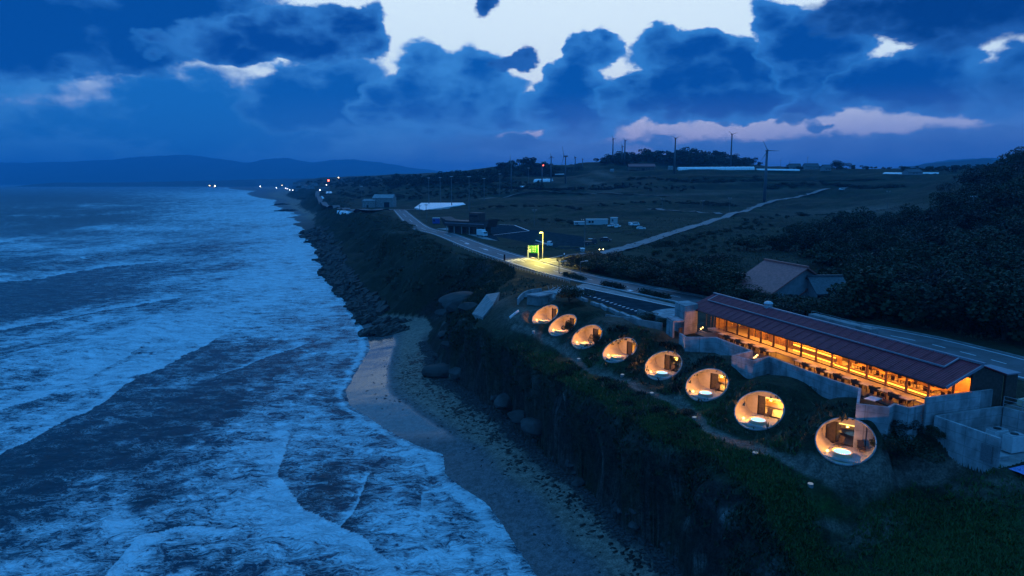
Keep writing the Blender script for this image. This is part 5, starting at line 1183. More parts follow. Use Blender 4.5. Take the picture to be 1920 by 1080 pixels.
for c_, nn, hh, ww, e2 in HOLES:
    zi = (gx2-c_.x)*hh.x+(gy-c_.y)*hh.y; wi = (gx2-c_.x)*ww.x+(gy-c_.y)*ww.y
    hd = np.minimum(hd, np.hypot(np.where(zi < 0, zi*.5, zi/nn.z), wi))
clr = sm(hd, 2.7, 3.6)
MW = np.clip(pg(1250, 680, 360, 120, -24)*1.3, 0, 1)
tufts('mound_shrubbery', 34000, np.where(near_, MW*(.2+sm(N1, .35, .75)), 0)*clr, .26, .10, grassm, 3)
tufts('lush_grass', 34000, np.where(near_, lm_**1.3, 0)*clr, .34, .09, grassg, 4)
tufts('cliff_plants', 17000, np.where((gtc > .25)&(gtc < .98)&(gy < 190)&(gy > 30), sm(N1, .35, .7)+.05, 0), .42, .16, leaf, 5)
tufts('field_grass', 22000, np.where(land&(gy > 60)&(gy < 420)&(gx > gxt), .3+sm(N1, .4, .7), 0)/np.maximum(gy, 1), .5, .22, grassm, 6, 4)
tufts('bluff_scrub', 16000, np.where((gtc > .3)&(gtc < 1)&(gy > 185)&(gy < 900), sm(N1, .5, .8), 0)/np.maximum(gy, 1), .6, .3, grassm, 7, 5)
tufts('heather_clumps', 12000, np.where(near_, MW*sm(fbm(gx/3.3, gy/3.3, 3), .05, .35), 0)*clr, .34, .20, leaf, 8, 8)

# ================================================================== beach things
def rock_mesh(seed, n=2, flat=.6, rough_=.35):
    r = np.random.default_rng(seed); bm = bmesh.new(); bmesh.ops.create_icosphere(bm, subdivisions=3, radius=1)
    d = r.normal(size=(7, 3)); d /= np.linalg.norm(d, axis=1)[:, None]; hgt = r.uniform(.5, .85, 7)
    for v in bm.verts:
        c_ = np.array(v.co)
        for k in range(7):
            t_ = c_@d[k]
            if t_ > hgt[k]: c_ = c_-d[k]*(t_-hgt[k])*.9
        c_ = c_*(1+rough_*.3*perlin(np.array([c_[0]*2+seed]), np.array([c_[1]*2+c_[2]]))[0]); c_[2] *= flat
        v.co = c_
    me = bpy.data.meshes.new('boulder'); bm.to_mesh(me); bm.free(); me.materials.append(rockp); return me
RK = [rock_mesh(s_) for s_ in range(6)]
def boulder(u, v, r_, lab, grp, m=None, fl=1., name='boulder'):
    p = G(u, v); o = bpy.data.objects.new(name, random.choice(RK)); C.objects.link(o); o.location = p+Vector((0, 0, r_*.1)); o.scale = (r_, r_*random.uniform(.6, .9), r_*fl); o.rotation_euler = (random.uniform(-.2, .2), random.uniform(-.2, .2), random.random()*6.28)
    return tag(o, lab, 'boulder', grp)
for u, v, r_, l_ in [(832, 700, 4.6, 'broad smooth boulder at the tip of cliff, largest of the beach'), (858, 706, 2.6, 'dark boulder behind the broad smooth tip boulder'), (950, 768, 2.6, 'pale rounded boulder leaning on the cliff foot, upper of three'), (976, 785, 2.2, 'middle pale boulder at the cliff foot'), (998, 806, 2.8, 'lower pale boulder at the cliff foot'), (930, 748, 1.3, 'small boulder above the three pale ones'),
                     (858, 573, 5.5, 'large rounded rock mound in the cove below the slope'), (880, 582, 3, 'second rock mound in the cove beside the revetment'), (830, 590, 2.6, 'low rock at the cove mouth'), (842, 650, 2.0, 'pale flat rock at the inner edge of cove sand'), (836, 630, 2.2, 'pale wave-washed rock in the cove'), (1085, 905, 1.2, 'small boulder on the pebble bank under the cliff'), (820, 668, 1.3, 'small pale rock near the cove sand edge')]:
    boulder(u, v, r_, l_, None, fl=.8)
for i in range(34):
    t_ = random.random(); u = 880+t_*420+random.uniform(-14, 8); v = 728+t_*330+random.uniform(-10, 10)
    boulder(u, v, random.uniform(.25, .8), 'rough fallen stone on the pebble bank along the cliff foot', 'fallen stones along the cliff foot', name='fallen_stone')
# jagged outcrop with tilted slabs
def outcrop(u, v, n, rad, lab, hs=1., el_=1.6):
    p = G(u, v); p.z = max(p.z, .0); b = MB(); r = random.Random(int(u))
    for i in range(n):
        a = r.random()*6.28; q_ = rad*math.sqrt(r.random()); L_ = r.uniform(.8, 2.2)
        c_ = Vector((p.x+math.cos(a)*q_*el_, p.y+math.sin(a)*q_, p.z+(1-q_/rad)*1.5*hs+.1)); M_ = Matrix.Rotation(.5+r.uniform(-.3, .3), 3, 'Z')@Matrix.Rotation(r.uniform(-.6, .1), 3, 'Y')@Matrix.Rotation(r.uniform(-.3, .3), 3, 'X')
        b.box(c_, (L_*1.6, L_*.7, L_*.45*hs), M=M_)
    return b.build('rock_outcrop', rockm, bevel=.08, label=lab, cat='rocks')
outcrop(722, 622, 90, 4.2, 'jagged dark rock outcrop standing where the sand meets surf')
outcrop(690, 603, 26, 2.4, 'low jagged rocks left of the main outcrop in the surf')
outcrop(737, 604, 30, 3, 'jagged rocks behind the main outcrop towards the cove', .7)
outcrop(540, 396, 120, 8, 'distant dark headland rocks in the white surf', 1.6, 2.4)
outcrop(528, 384, 70, 6, 'farther small dark headland rock in the surf', 1.6, 2.4)
# rocky shelf pieces along the far shore
n_ = 1500; wsh = np.where(shelf, 1., 0)*gy; wsh /= wsh.sum(); idx = rng.choice(len(gx), n_, p=wsh); b = MB()
for i in idx[:n_]:
    L_ = random.uniform(.5, 1.6)*(1+gy[i]/500); M_ = Matrix.Rotation(1.3+random.uniform(-.25, .25), 3, 'Z')@Matrix.Rotation(random.uniform(-.5, .2), 3, 'Y'); b.box((gx[i], gy[i], gz2[i]+.1), (L_*2.4, L_*.6, L_*.5), M=M_)
b.build('rock_shelf', rockm, kind='stuff')
# pale driftwood and litter on the bluff foot (counted few)
# seaweed on the sand
wsw = np.where(isb&(gy < 150), np.exp(-((gtb-.74)/.13)**2)*(.15+sm(fbm(gx/4, gy/4, 3), .0, .35))+.02*(gtb > .2), 0)*gy**2
tot = wsw/wsw.sum(); idx = rng.choice(len(gx), 1500, p=tot); b = MB()
for i in idx:
    k = random.randint(3, 6); r_ = random.uniform(.1, .42)*(1+.4*(gtb[i] > .7)); c_ = (gx[i]+random.uniform(-.1, .1), gy[i]+random.uniform(-.1, .1), gz2[i]+.02)
    ang_ = random.random()*3.14; n2_ = 7; e_ = random.uniform(.3, .6)
    P_ = []
    for j in range(n2_):
        a = 2*math.pi*j/n2_; rr_ = r_*random.uniform(.55, 1.3); x = rr_*math.cos(a); y = rr_*math.sin(a)*e_; P_.append((c_[0]+x*math.cos(ang_)-y*math.sin(ang_), c_[1]+x*math.sin(ang_)+y*math.cos(ang_), c_[2]+random.uniform(0, .03)))
    P_.append((c_[0], c_[1], c_[2]+.09)); b.add(P_, [(j, (j+1) % n2_, n2_) for j in range(n2_)])
b.build('seaweed', mat('wet_seaweed', (.018, .015, .012), .5, .4, 6), kind='stuff')
wpb = np.where(isb&(gy < 160), sm(gtb, .8, .97), 0)*gy**2; idx = rng.choice(len(gx), 5200, p=wpb/wpb.sum()); b = MB()
for i in idx:
    r_ = random.uniform(.08, .3); b.ball((gx[i]+random.uniform(-.1, .1), gy[i]+random.uniform(-.15, .15), gz2[i]+r_*.2), r_, 5, 3, (1, .7, .5))
b.build('pebbles', mat('beach_pebbles', (.055, .05, .05), .8, .5, 2.5), kind='stuff')

# ================================================================== road furniture
sgn = empty('information_sign', A(1000, 485, PL), 0, 'green and white parking information sign glowing by the junction', 'sign')
wS = 18.5/1280*A(1000, 485, PL).y/ cp
gs = mat('sign_green', (.035, .28, .02), .5, .05, 2); gw = mat('sign_white', (.85, .9, .55), .5, .03, 2)
for sx_ in (-1, 1): MB().bar((sx_*wS/2, 0, 0), (sx_*wS/2, 0, 3.9), .16).build('post', gw, sgn)
MB().box((0, 0, 2.75), (wS-.1, .1, 2.1)).build('panel', gs, sgn)
mkk = MB(); 
def gl(x, z, w_, h_): mkk.box((x, -.06, z), (w_, .02, h_))
x0 = -wS/2
gl(x0+.28, 3.35, .10, .62); gl(x0+.42, 3.6, .26, .09); gl(x0+.42, 3.36, .26, .09); gl(x0+.55, 3.48, .09, .30)         # letter P
for j in range(4):
    for i in range(3):
        for d_ in range(3): gl(x0+1.05+i*.46+d_*.1-.05, 3.58-j*.48+.05*(d_ % 2), .06, .26)
        gl(x0+1.05+i*.46+.05, 3.58-j*.48, .30, .05)
gl(x0+.42, 2.62, .5, .5); gl(x0+.42, 2.05, .55, .34)
mkk.build('lettering', gw, sgn)
ar = empty('arrow_sign', A(989, 484, PL), 0, 'small pale post with curved arrow board left of the green sign', 'sign')
MB().tube((0, 0, 0), (0, 0, 2.2), .06, .06, 6).build('post', gw, ar); MB().bar((0, 0, 2.1), (.35, 0, 2.7), .12).bar((.35, 0, 2.6), (.28, 0, 3.3), .2, .14).bar((.28, 0, 3.3), (.1, 0, 2.9), .12).build('board', gw, ar)
pl = A(1017.5, 485, PL); stl = empty('street_lamp', pl, 0, 'tall lit street lamp pouring yellow light beside the green sign', 'street lamp')
hh_ = 50/1280*pl.y
MB().tube((0, 0, 0), (0, 0, hh_), .12, .07, 8).build('pole', mat('pale_pole', (.5, .5, .42), .5, .1, 2), stl)
MB().bar((0, 0, hh_-.25), (-.7, -.5, hh_), .1).build('bracket', steel, stl)
MB().box((-.5, -.35, hh_-.05), (1.0, .5, .16)).build('lamp_head', steel, stl); MB().box((-.5, -.35, hh_-.16), (.8, .4, .06)).build('lens', emat('sodium_lens', (1, .78, .12), 25), stl); 
MB().tube((0, 0, hh_-1.9), (0, 0, hh_-.3), .1, .1, 8).build('lit_tube', emat('sodium_tube', (1, .7, .1), 3), stl)
sp_ = bpy.data.lights.new('street_light', 'SPOT'); sp_.energy = 27000; sp_.color = (1, .80, .10); sp_.spot_size = math.radians(140); sp_.spot_blend = .8; sp_.shadow_soft_size = .2
so_ = bpy.data.objects.new('street_light', sp_); C.objects.link(so_); so_.parent = stl; so_.location = (-.8, -1.0, hh_+.5); so_.rotation_euler = (math.radians(-24), math.radians(-10), 0)
sl2 = empty('sign_floodlight', pl+Vector((-1.2, -3.2, 0)), 0, 'small floodlight on the ground in front of the green sign', 'floodlight'); MB().box((0, 0, .2), (.4, .3, .25)).build('housing', blackm, sl2); MB().box((0, .16, .24), (.3, .02, .18)).build('lens', emat('sign_lens', (.9, 1., .2), 6), sl2)
sg_ = bpy.data.lights.new('sign_light', 'SPOT'); sg_.energy = 150; sg_.color = (.9, 1, .18); sg_.spot_size = math.radians(80); sg_.spot_blend = .5
sgo = bpy.data.objects.new('sign_light', sg_); C.objects.link(sgo); sgo.parent = sl2; sgo.location = (-.4, .1, .5); dvec = (A(1000, 485, PL)+Vector((0, 0, 2.7)))-(pl+Vector((-1.6, -3.1, .5))); sgo.rotation_euler = dvec.to_track_quat('-Z', 'Y').to_euler()
# guard fence along the road's sea side
gf = empty('guard_fence', (0, 0, 0), label='low dark fence along the seaward edge of the road', cat='fence')
FP = [A(u, v, PL) for u, v in [(850, 459), (900, 480), (945, 497), (985, 509), (1030, 521), (1068, 531)]]; FP = smoothline(FP, 8)
for i, p in enumerate(FP[::1]): MB().bar(p, p+Vector((0, 0, 1.0)), .1).build('post', steel, gf)
for z in (.45, .95):
    b = MB(); 
    for a, c_ in zip(FP[:-1], FP[1:]): b.bar(a+Vector((0, 0, z)), c_+Vector((0, 0, z)), .07)
    b.build('rail', steel, gf)
p = A(946, 489, PL); MB().tube(p, p+Vector((0, 0, 1.6)), .3, .25, 8).ball(p+Vector((0, 0, 1.6)), .3, 8, 4).build('bollard', blackm, label='dark bollard at the sea end of the zebra crossing', cat='bollard')
# poles
pole_m = mat('weathered_pole', (.13, .135, .14), .7, .15, 1); head_m = mat('mast_head', (.35, .36, .38), .5, .1, 1)
def pole(u, v0, v1, name, lab, grp, kind, r_=.14):
    p = G(u, v1); h = (v1-v0)/1280*p.y/cp*1.0; o = empty(name, p, 0, lab, {'mast': 'lamp mast', 'util': 'utility pole', 'lamp': 'street lamp'}[kind], grp)
    MB().tube((0, 0, -.5), (0, 0, h), r_*1.3, r_, 7).build('pole', pole_m, o)
    if kind == 'mast': MB().tube((0, 0, h-.4), (0, 0, h), .2, 1.5, 12).tube((0, 0, h), (0, 0, h+.35), 1.6, 1.0, 12).build('lamp_head', head_m, o)
    if kind == 'util':
        MB().box((0, 0, h-.6), (2.4, .12, .14)).box((0, 0, h-1.3), (1.8, .12, .12)).build('crossarm', concrete_d, o)
        b = MB(); [b.tube((x, 0, h-.55), (x, 0, h-.25), .07, .05, 6) for x in (-1.1, -.5, .5, 1.1)]; b.build('insulator', white, o)
    if kind == 'lamp': MB().bar((0, 0, h), (1.3, 0, h+.25), .08).box((1.5, 0, h+.25), (.7, .25, .12)).build('lamp_head', white, o)
    return o
for i, (u, a, b_) in enumerate([(804.4, 335, 384), (826, 335, 382), (847, 333, 386), (880, 333.5, 396), (907.8, 336, 376), (937, 327, 366), (991, 317, 348), (679, 351, 390)]):
    pole(u, a, b_, 'lamp_mast', 'tall mast with flat round pale head, %s' % ['leftmost above the white sheet', 'second from the left above the white sheet', 'third from the left above the white sheet', 'rising behind the ship-shaped building', 'between ship-shaped building and hill', 'on the slope right of the ship-shaped building', 'farthest, below the wooded knoll', 'standing left of the barn'][i], 'masts with flat round heads', 'mast', .28)
for u, a, b_, l_, g_ in [(1821, 367, 417, 'utility pole with long crossarms on the right hill', None), (1317, 375, 395, 'thin pole left of the field road bend', None), (1367.5, 371, 400, 'thin pole beside the hill road', None), (1662.5, 358, 402, 'thin utility pole at the right end of pale field', None), (1241.5, 372, 391, 'thin pole on the terrace left of the field track', None), (1513, 294, 318, 'utility pole standing among the skyline farmhouses', None), (1480, 303, 317, 'small utility pole left of the farmhouses', None), (1463, 301, 317, 'thin pole at the end of the long greenhouse', None), (799.5, 382, 417, 'dark utility pole beside the road crest, tallest', None), (787, 384, 408, 'dark utility pole at the left of road crest pair', None), (1096, 410, 470, 'very thin pole beside the parking lot', None), (1002, 393, 424, 'thin pole behind the ship yard', None)]:
    pole(u, a, b_, 'utility_pole', l_, g_, 'util', .12)
for u, a, b_, l_ in [(1088, 491, 512, 'curved grey street lamp in front of roadside bushes'), (1048, 491, 512, 'short grey road post lamp near the junction'), (1836, 395, 420, 'small street lamp on the right hillside')]: pole(u, a, b_, 'street_lamp', l_, None, 'lamp', .08)
# turbines
turbm = mat('turbine_grey', (.10, .11, .13), .5, .1, 1)
def turbine(u, v0, v1, lab, r_=.55, blades=True, yaw=1.45, rot=0., bl=1., up=0):
    p = G(u, v1); h = (v1-v0)/1280*p.y/cp; o = empty('wind_turbine', p, 0, lab, 'wind turbine', 'wind turbines on the hill')
    MB().tube((0, 0, -2), (0, 0, h), r_*1.5, r_, 10).build('tower', turbm, o, True)
    nc = MB().box((.5, 0, .5), (3.6, 1.5, 1.5)).build('nacelle', turbm, o, bevel=.25); nc.location = (0, 0, h); nc.rotation_euler = (0, 0, yaw)
    rb = MB(); rb.ball((-1.9, 0, .5), .8, 8, 6)
    L_ = h*.42*bl
    for k in range(3):
        a = rot+k*2*math.pi/3; d = Vector((0, math.sin(a), math.cos(a))); rb.tube(Vector((-1.9, 0, .5))+d*.5, Vector((-1.9, 0, .5))+d*L_, .32, .08, 5)
    r2 = rb.build('rotor', turbm, o); r2.location = (0, 0, h); r2.rotation_euler = (0, 0, yaw)
for (u, a, b_, l_, rr, yw, ro, bl) in [
    (1433, 288, 378, 'nearest wind turbine, thick tower beside the hill road', .9, 1.52, .5, .55), (1369.5, 256, 317, 'tall wind turbine behind the long white greenhouse', .8, 1.50, 0.9, .4), (1264.3, 263, 324, 'wind turbine left of the long white greenhouse', .8, 1.50, 1.0, .4),
    (1171, 266, 306, 'right and tallest of the close pair of turbines on hilltop', .7, 1.5, .8, .4), (1166, 277, 306, 'shorter middle turbine between the hilltop pair', .6, 1.5, .3, .4), (1148.7, 263, 304, 'left wind turbine of the hilltop three', .7, 1.5, .4, .4),
    (1060, 296, 344, 'wind turbine with clearly visible spread blades on the saddle', .6, .35, .45, 1.0), (1033, 296.5, 342, 'slim wind turbine left of the bladed one', .55, 1.5, .2, .35), (958.5, 309, 358, 'wind turbine with upright pale blade on the knoll slope', .45, 1.1, .02, .8),
    (1016.3, 314, 343, 'short turbine carrying a small red beacon by white sheds', .6, 1.5, .4, .3), (1078.3, 297, 319, 'small distant turbine behind the saddle trees', .5, 1.2, .6, .4), (1092, 300, 318, 'farthest thin turbine tower on the hill shoulder', .4, 1.5, .2, .3)]:
    turbine(u, a, b_, l_, rr, True, yw, ro, bl)
# beacons
def beacon(p, r_, m_, name, lab, cat, grp, stem=None):
    o = empty(name, p, 0, lab, cat, grp); MB().ball((0, 0, 0), r_, 8, 6).build('bulb', m_, o)
    if stem: MB().tube((0, 0, -stem), (0, 0, -r_*.5), r_*.35+.05, r_*.3, 6).build('pole', concrete_d, o)
e_red = emat('red_beacon', (1, .08, .04), 14); e_or = emat('orange_lamp', (1, .36, .06), 22); e_yel = emat('yellow_lamp', (1, .68, .30), 16); e_wh = emat('cold_lamp', (.8, .9, 1), 14)
for u, v, sz, m_, l_ in [(225, 343, 1.0, e_yel, 'single lamp far out on the mountain shore'), (393, 348, 1.1, e_yel, 'first bright lamp at the left end of village'), (403, 348.8, 1.6, e_yel, 'pale yellow lamp beside the brightest left lamp'), (412, 347.5, 1.0, e_yel, 'yellow lamp third from the village left end'), (421, 345, 1.5, e_or, 'orange lamp near the left end of village'), (427, 344, .8, e_wh, 'small white lamp right of the orange lamp'), (446, 343.2, .9, e_wh, 'white lamp alone above the far beach'), (485, 338, 1.0, e_yel, 'lamp high on the low hill above the village'), (488, 349.5, .9, e_wh, 'lamp near the beach edge of the village'), (509, 346, .8, e_yel, 'warm lamp left of the middle village'),
                         (518, 352, .7, e_wh, 'white lamp at the middle of the village'), (529, 347.5, .8, e_yel, 'warm lamp above the middle village'), (535.6, 353, .6, e_wh, 'first of the close white village lamps'), (539, 354, .6, e_wh, 'second of the close white village lamps'), (543.5, 355.8, .6, e_wh, 'third of the close white village lamps'), (549, 357, .6, e_wh, 'last of the close white village lamps'), (601, 352, 1.5, e_or, 'large orange lamp on the coast road'), (600, 357, .9, e_wh, 'white lamp just below the large orange one'), (612, 346.5, .6, e_wh, 'small white lamp left of the red beacon'), (634.7, 332.7, .8, e_yel, 'warm lamp on the skyline right of red beacon'), (1413, 315, .7, e_yel, 'bright lamp at the end of the long greenhouse'), (1124, 468, .12, e_yel, 'left of two tiny warm lamps by the side road'), (1131, 467, .12, e_yel, 'right of two tiny warm lamps by the side road')]:
    p = G(u, v+ (2.2 if sz > .3 else 1.0)); hgt = (2.2 if sz > .3 else 1.0)/1280*p.y; beacon(p+Vector((0, 0, hgt)), sz*(.85 if sz > .3 else 1)*p.y/1300 if sz > .3 else sz, m_, 'village_lamp' if sz > .3 else 'roadside_lamp', l_, 'lamp', 'lit lamps in the distance', hgt)
p = G(617, 365); hgt = 26/1280*p.y; o = empty('beacon_mast', p, 0, 'slim pale mast with red beacon by the coast road', 'mast'); MB().tube((0, 0, 0), (0, 0, hgt), .5, .3, 6).build('pole', concrete, o); MB().ball((0, 0, hgt+.6), 1.1*p.y/900, 8, 6).build('beacon', e_red, o)
p = G(1018, 318); 
q_ = [o for o in C.objects if o.get('label', '').startswith('short turbine carrying')][0]; hb = (343-314)/1280*q_.location.y/cp; MB().ball((1.2, -.5, hb+1.6), .55, 8, 6).build('beacon', e_red, q_)

# ================================================================== far buildings and vehicles
def gable_house(name, lab, cat, p, rz, L_, W_, hw, hr, wallm, roofm_, over=.5, door=None, wins=(), ridge_m=None, grp=None):
    o = empty(name, p, rz, lab, cat, grp)
    MB().box((0, 0, hw/2), (L_, W_, hw)).add([(-L_/2, -W_/2, hw), (-L_/2, W_/2, hw), (-L_/2, 0, hw+hr*.92), (L_/2, -W_/2, hw), (L_/2, W_/2, hw), (L_/2, 0, hw+hr*.92)], [(0, 2, 1), (3, 4, 5)]).build('wall', wallm, o)
    a, b_ = L_/2+over, W_/2+over; k = hr/(W_/2); zb = hw-over*k; th = .25
    b = MB(); P_ = [(-a, -b_, zb), (a, -b_, zb), (a, 0, hw+hr), (-a, 0, hw+hr), (-a, b_, zb), (a, b_, zb)]
    b.add(P_+[(x, y, z-th) for x, y, z in P_], [(0, 1, 2, 3), (3, 2, 5, 4), (6, 9, 8, 7), (9, 10, 11, 8), (0, 6, 7, 1), (4, 5, 11, 10), (0, 3, 9, 6), (3, 4, 10, 9), (1, 7, 8, 2), (2, 8, 11, 5)]); rf_ = b.build('roof', roofm_, o)
    MB().box((0, 0, hw+hr+.08), (2*a, .45, .3)).build('ridge', ridge_m or roofm_, rf_)
    if door: MB().box((door[0], -W_/2-.03, door[2]/2), (door[1], .08, door[2])).build('door', blackm, o)
    for (x, z, w_, h_) in wins: MB().box((x, -W_/2-.03, z), (w_, .06, h_)).build('window', mat('dark_window', (.02, .025, .03), .2, .2, 3), o)
    return o
tile = mat('brown_roof_tiles', (.36, .10, .09), .55, .25, 2.2, bump=.03, bscale=9); slate = mat('slate_roof_tiles', (.07, .08, .09), .5, .3, 2.5, bump=.03, bscale=9); plaster = mat('grey_plaster', (.24, .25, .27), .85, .15, 1)
# large tiled house: ridge runs (1441,489)-(1507,503)
zr = 15.2*K; r0, r1 = at(1441, 490, zr), at(1507, 502, zr); cN = (r0+r1)/2; dr_ = (r1-r0); L_ = dr_.length; rz = math.atan2(dr_.y, dr_.x)
e0 = at(1440, 546, 12.6*K); half = abs((Vector((e0.x, e0.y, 0))-Vector((cN.x, cN.y, 0))).cross(Vector((math.cos(rz), math.sin(rz), 0))).z)
base = zg(cN.x, cN.y); half = min(max(half, 5), 11)
gable_house('tiled_house', 'large farmhouse with broad brown tiled roof among dark trees', 'house', Vector((cN.x, cN.y, base-1)), rz, L_+.5, half*1.9, 12.6*K-base+1.2, zr-12.6*K, plaster, tile, 1.0, (0, 1.8, 2.2), [(3, 1.8, 1.6, 1.2), (-3, 1.8, 1.6, 1.2)], tile)
p = at(1388, 520, 12.4*K); gable_house('tiled_annex', 'low brown tiled side roof left of the large farmhouse', 'outbuilding', Vector((p.x, p.y+2, zg(p.x, p.y)-1)), rz, 7, 5, 2.6, 1.1, plaster, tile, .6)
p = at(1494, 545, 12.3*K); gable_house('tiled_porch', 'small brown tiled roof between the two houses', 'outbuilding', Vector((p.x, p.y+1, zg(p.x, p.y)-1)), rz, 6, 4, 2.4, 1.2, plaster, tile, .5)
r0, r1 = at(1522, 518, 14.3*K), at(1571, 517, 14.3*K); cN = (r0+r1)/2; base = zg(cN.x, cN.y)
gable_house('grey_house', 'smaller grey walled house with slate roof beside the large farmhouse', 'house', Vector((cN.x, cN.y, base-1)), math.atan2((r1-r0).y, (r1-r0).x)-.12, (r1-r0).length, 7.0, 12.9*K-base+1, 14.3*K-12.9*K, plaster, slate, .7, (1, 1.2, 2.0), [(-2.2, 2.6, 1.2, .9)], slate)
# barn left
p = G(712, 389); D_ = p.y; w_ = 60/1280*D_
o = gable_house('concrete_barn', 'big grey barn with dark doorway on the bluff', 'barn', p+Vector((w_*.12, 6, 0)), -.05, w_*.62, 15, 18/1280*D_, 6/1280*D_, concrete_d, concrete, .4, (w_*.12, 4.5, 4.6))
o = gable_house('barn_wing', 'lower grey wing attached left of the big barn', 'barn', p+Vector((-w_*.30, 2, 0)), -.05, w_*.38, 12, 13/1280*D_, 2.5/1280*D_, concrete_d, concrete, .3, (-1, 1.6, 2.2))
# pavilion on hill
p = G(1202, 319.5); D_ = p.y; gable_house('hilltop_hall', 'long low tiled hall under the wood on turbine hill', 'hall', p, .02, 46/1280*D_, 10, 8/1280*D_, 4/1280*D_, mat('brown_wall', (.14, .10, .08), .8, .2, 1), tile, 1.2, (2, 3, 2.4), [(-6+3*i, 1.8, 1.4, 1.2) for i in range(6) if i != 3])
p = G(1147.5, 322); D_ = p.y; gable_house('small_shed', 'small pale hut at the top of the bare scar', 'hut', p, 0, 7/1280*D_, 3, 4/1280*D_, 1/1280*D_, concrete, concrete, .1)
p = G(1257, 318.5); D_ = p.y; gable_house('small_shed', 'small pale hut left of the long greenhouse', 'hut', p, 0, 8/1280*D_, 3, 6/1280*D_, 1/1280*D_, concrete, concrete, .1)
for i, (u, v, w_, l_) in enumerate([(1489, 318, 20, 'left farmhouse on the skyline'), (1520, 318, 26, 'middle farmhouse on the skyline beside the tall pole'), (1548, 320, 14, 'low right farmhouse on the skyline by broad tree'), (1710, 328, 32, 'dark barn on the right plateau edge')]):
    p = G(u, v); D_ = p.y; gable_house('farmhouse', l_, 'house', p, .1*i, w_/1280*D_, 8, 6/1280*D_, 5/1280*D_, plaster, slate, .6, None, [(-2, 1.6, 1.2, 1), (2, 1.6, 1.2, 1)])
# village
vr = random.Random(4)
for i, (u, v) in enumerate([(524, 352), (534, 350.5), (545, 352), (556, 351), (560, 356), (572, 353), (582, 355), (590, 349), (508, 350), (566, 348.5), (497, 347), (606, 358), (478, 346), (465, 345.5)]):
    p = G(u, v); s_ = p.y/1000; gable_house('village_house', 'small dark house of the far coastal village below the hills', 'house', p, vr.random()*3, 12*s_**.5, 9*s_**.5, 4*s_**.5, 3*s_**.5, plaster, slate, .5, None, (), None, 'houses of the far coastal village')
# greenhouses and white sheets
def tunnel(name, u0, v0, u1, v1, hpx, lab, ribs=True, grp='white greenhouses and plastic sheets', wid=7):
    a, b_ = G(u0, v0), G(u1, v1); 
    b_ = b_ if abs(b_.y-a.y) < .35*a.y else atD(u1, v1, a.y)
    d = b_-a; L_ = d.length; d.normalize(); h = hpx/1280*a.y; n_ = Vector((-d.y, d.x, 0)).normalized()
    if n_.y < 0: n_ = -n_
    o = empty(name, a, 0, lab, 'greenhouse', grp); N_ = 9; mb = MB(); ns = max(2, int(L_/3)); V = []
    for i in range(ns+1):
        w_ = 1+.0*i
        for j in range(N_):
            t_ = math.pi*j/(N_-1); q_ = d*(L_*i/ns)+n_*(wid/2*(1-math.cos(t_)))+Vector((0, 0, h*math.sin(t_)*(1+(.05 if i % 2 else 0)))); V.append(q_)
    mb.add(V, [(i*N_+j, i*N_+j+1, (i+1)*N_+j+1, (i+1)*N_+j) for i in range(ns) for j in range(N_-1)]+[tuple(range(N_)), tuple(range(ns*N_+N_-1, ns*N_-1, -1))]); mb.build('film_cover', whitefab, o)
    if ribs:
        rb = MB()
        for i in range(0, ns+1, 3):
            for j in range(N_-1): rb.bar(V[i*N_+j]*1.0+Vector((0, 0, .05)), V[i*N_+j+1]+Vector((0, 0, .05)), .12)
        rb.build('hoops', steel, o)
tunnel('greenhouse', 1272, 319.5, 1415, 319, 6, 'very long white film greenhouse on the turbine hill')
tunnel('greenhouse', 1420, 319, 1500, 320, 3, 'lower long pale greenhouse right of the longest one', False)
tunnel('greenhouse', 1000, 341.5, 1031, 341, 6, 'white greenhouse with rounded roof below the saddle')
tunnel('greenhouse', 979, 351, 989, 350.5, 2.5, 'smallest white greenhouse below the wooded knoll', False)
tunnel('greenhouse', 1026, 328, 1058, 327.5, 1.6, 'thin white greenhouse roof on the saddle skyline', False)
tunnel('greenhouse', 1655, 326, 1690, 327, 3, 'pale greenhouse on the right plateau, left piece', False); tunnel('greenhouse', 1730, 326, 1760, 326, 3, 'pale greenhouse on the right plateau, right piece', False)
tunnel('greenhouse', 1850, 330, 1868, 331, 4, 'small pale greenhouse under the right hill', False)
def sheet(pts, lab, h=.5):
    P_ = [G(u, v) for u, v in pts]; z = max(p.z for p in P_)+.6; 
    V = [(p.x, p.y, p.z+.7) for p in P_]; n_ = len(V); MB().add(V+[(p[0], p[1], p[2]-2.2) for p in V], [tuple(range(n_))]+[(i, n_+i, n_+(i+1) % n_, (i+1) % n_) for i in range(n_)]).build('plastic_sheet', whitefab, label=lab, cat='plastic sheet', group='white greenhouses and plastic sheets')
sheet([(777, 391), (795, 395), (845, 389), (873, 384.5), (868, 381), (790, 381.5)], 'wide white plastic sheet field behind the road crest')
sheet([(632, 401), (650, 401.5), (668, 398), (668, 396.5), (632, 396.5)], 'narrow white plastic sheet on the bluff edge')
sheet([(597, 376), (608, 372), (604, 370), (595, 372)], 'small pale sheet by the coast road curve')
sheet([(611, 363), (623, 362), (621, 359.5), (612, 359.5)], 'small pale roof sheet below the red beacon')
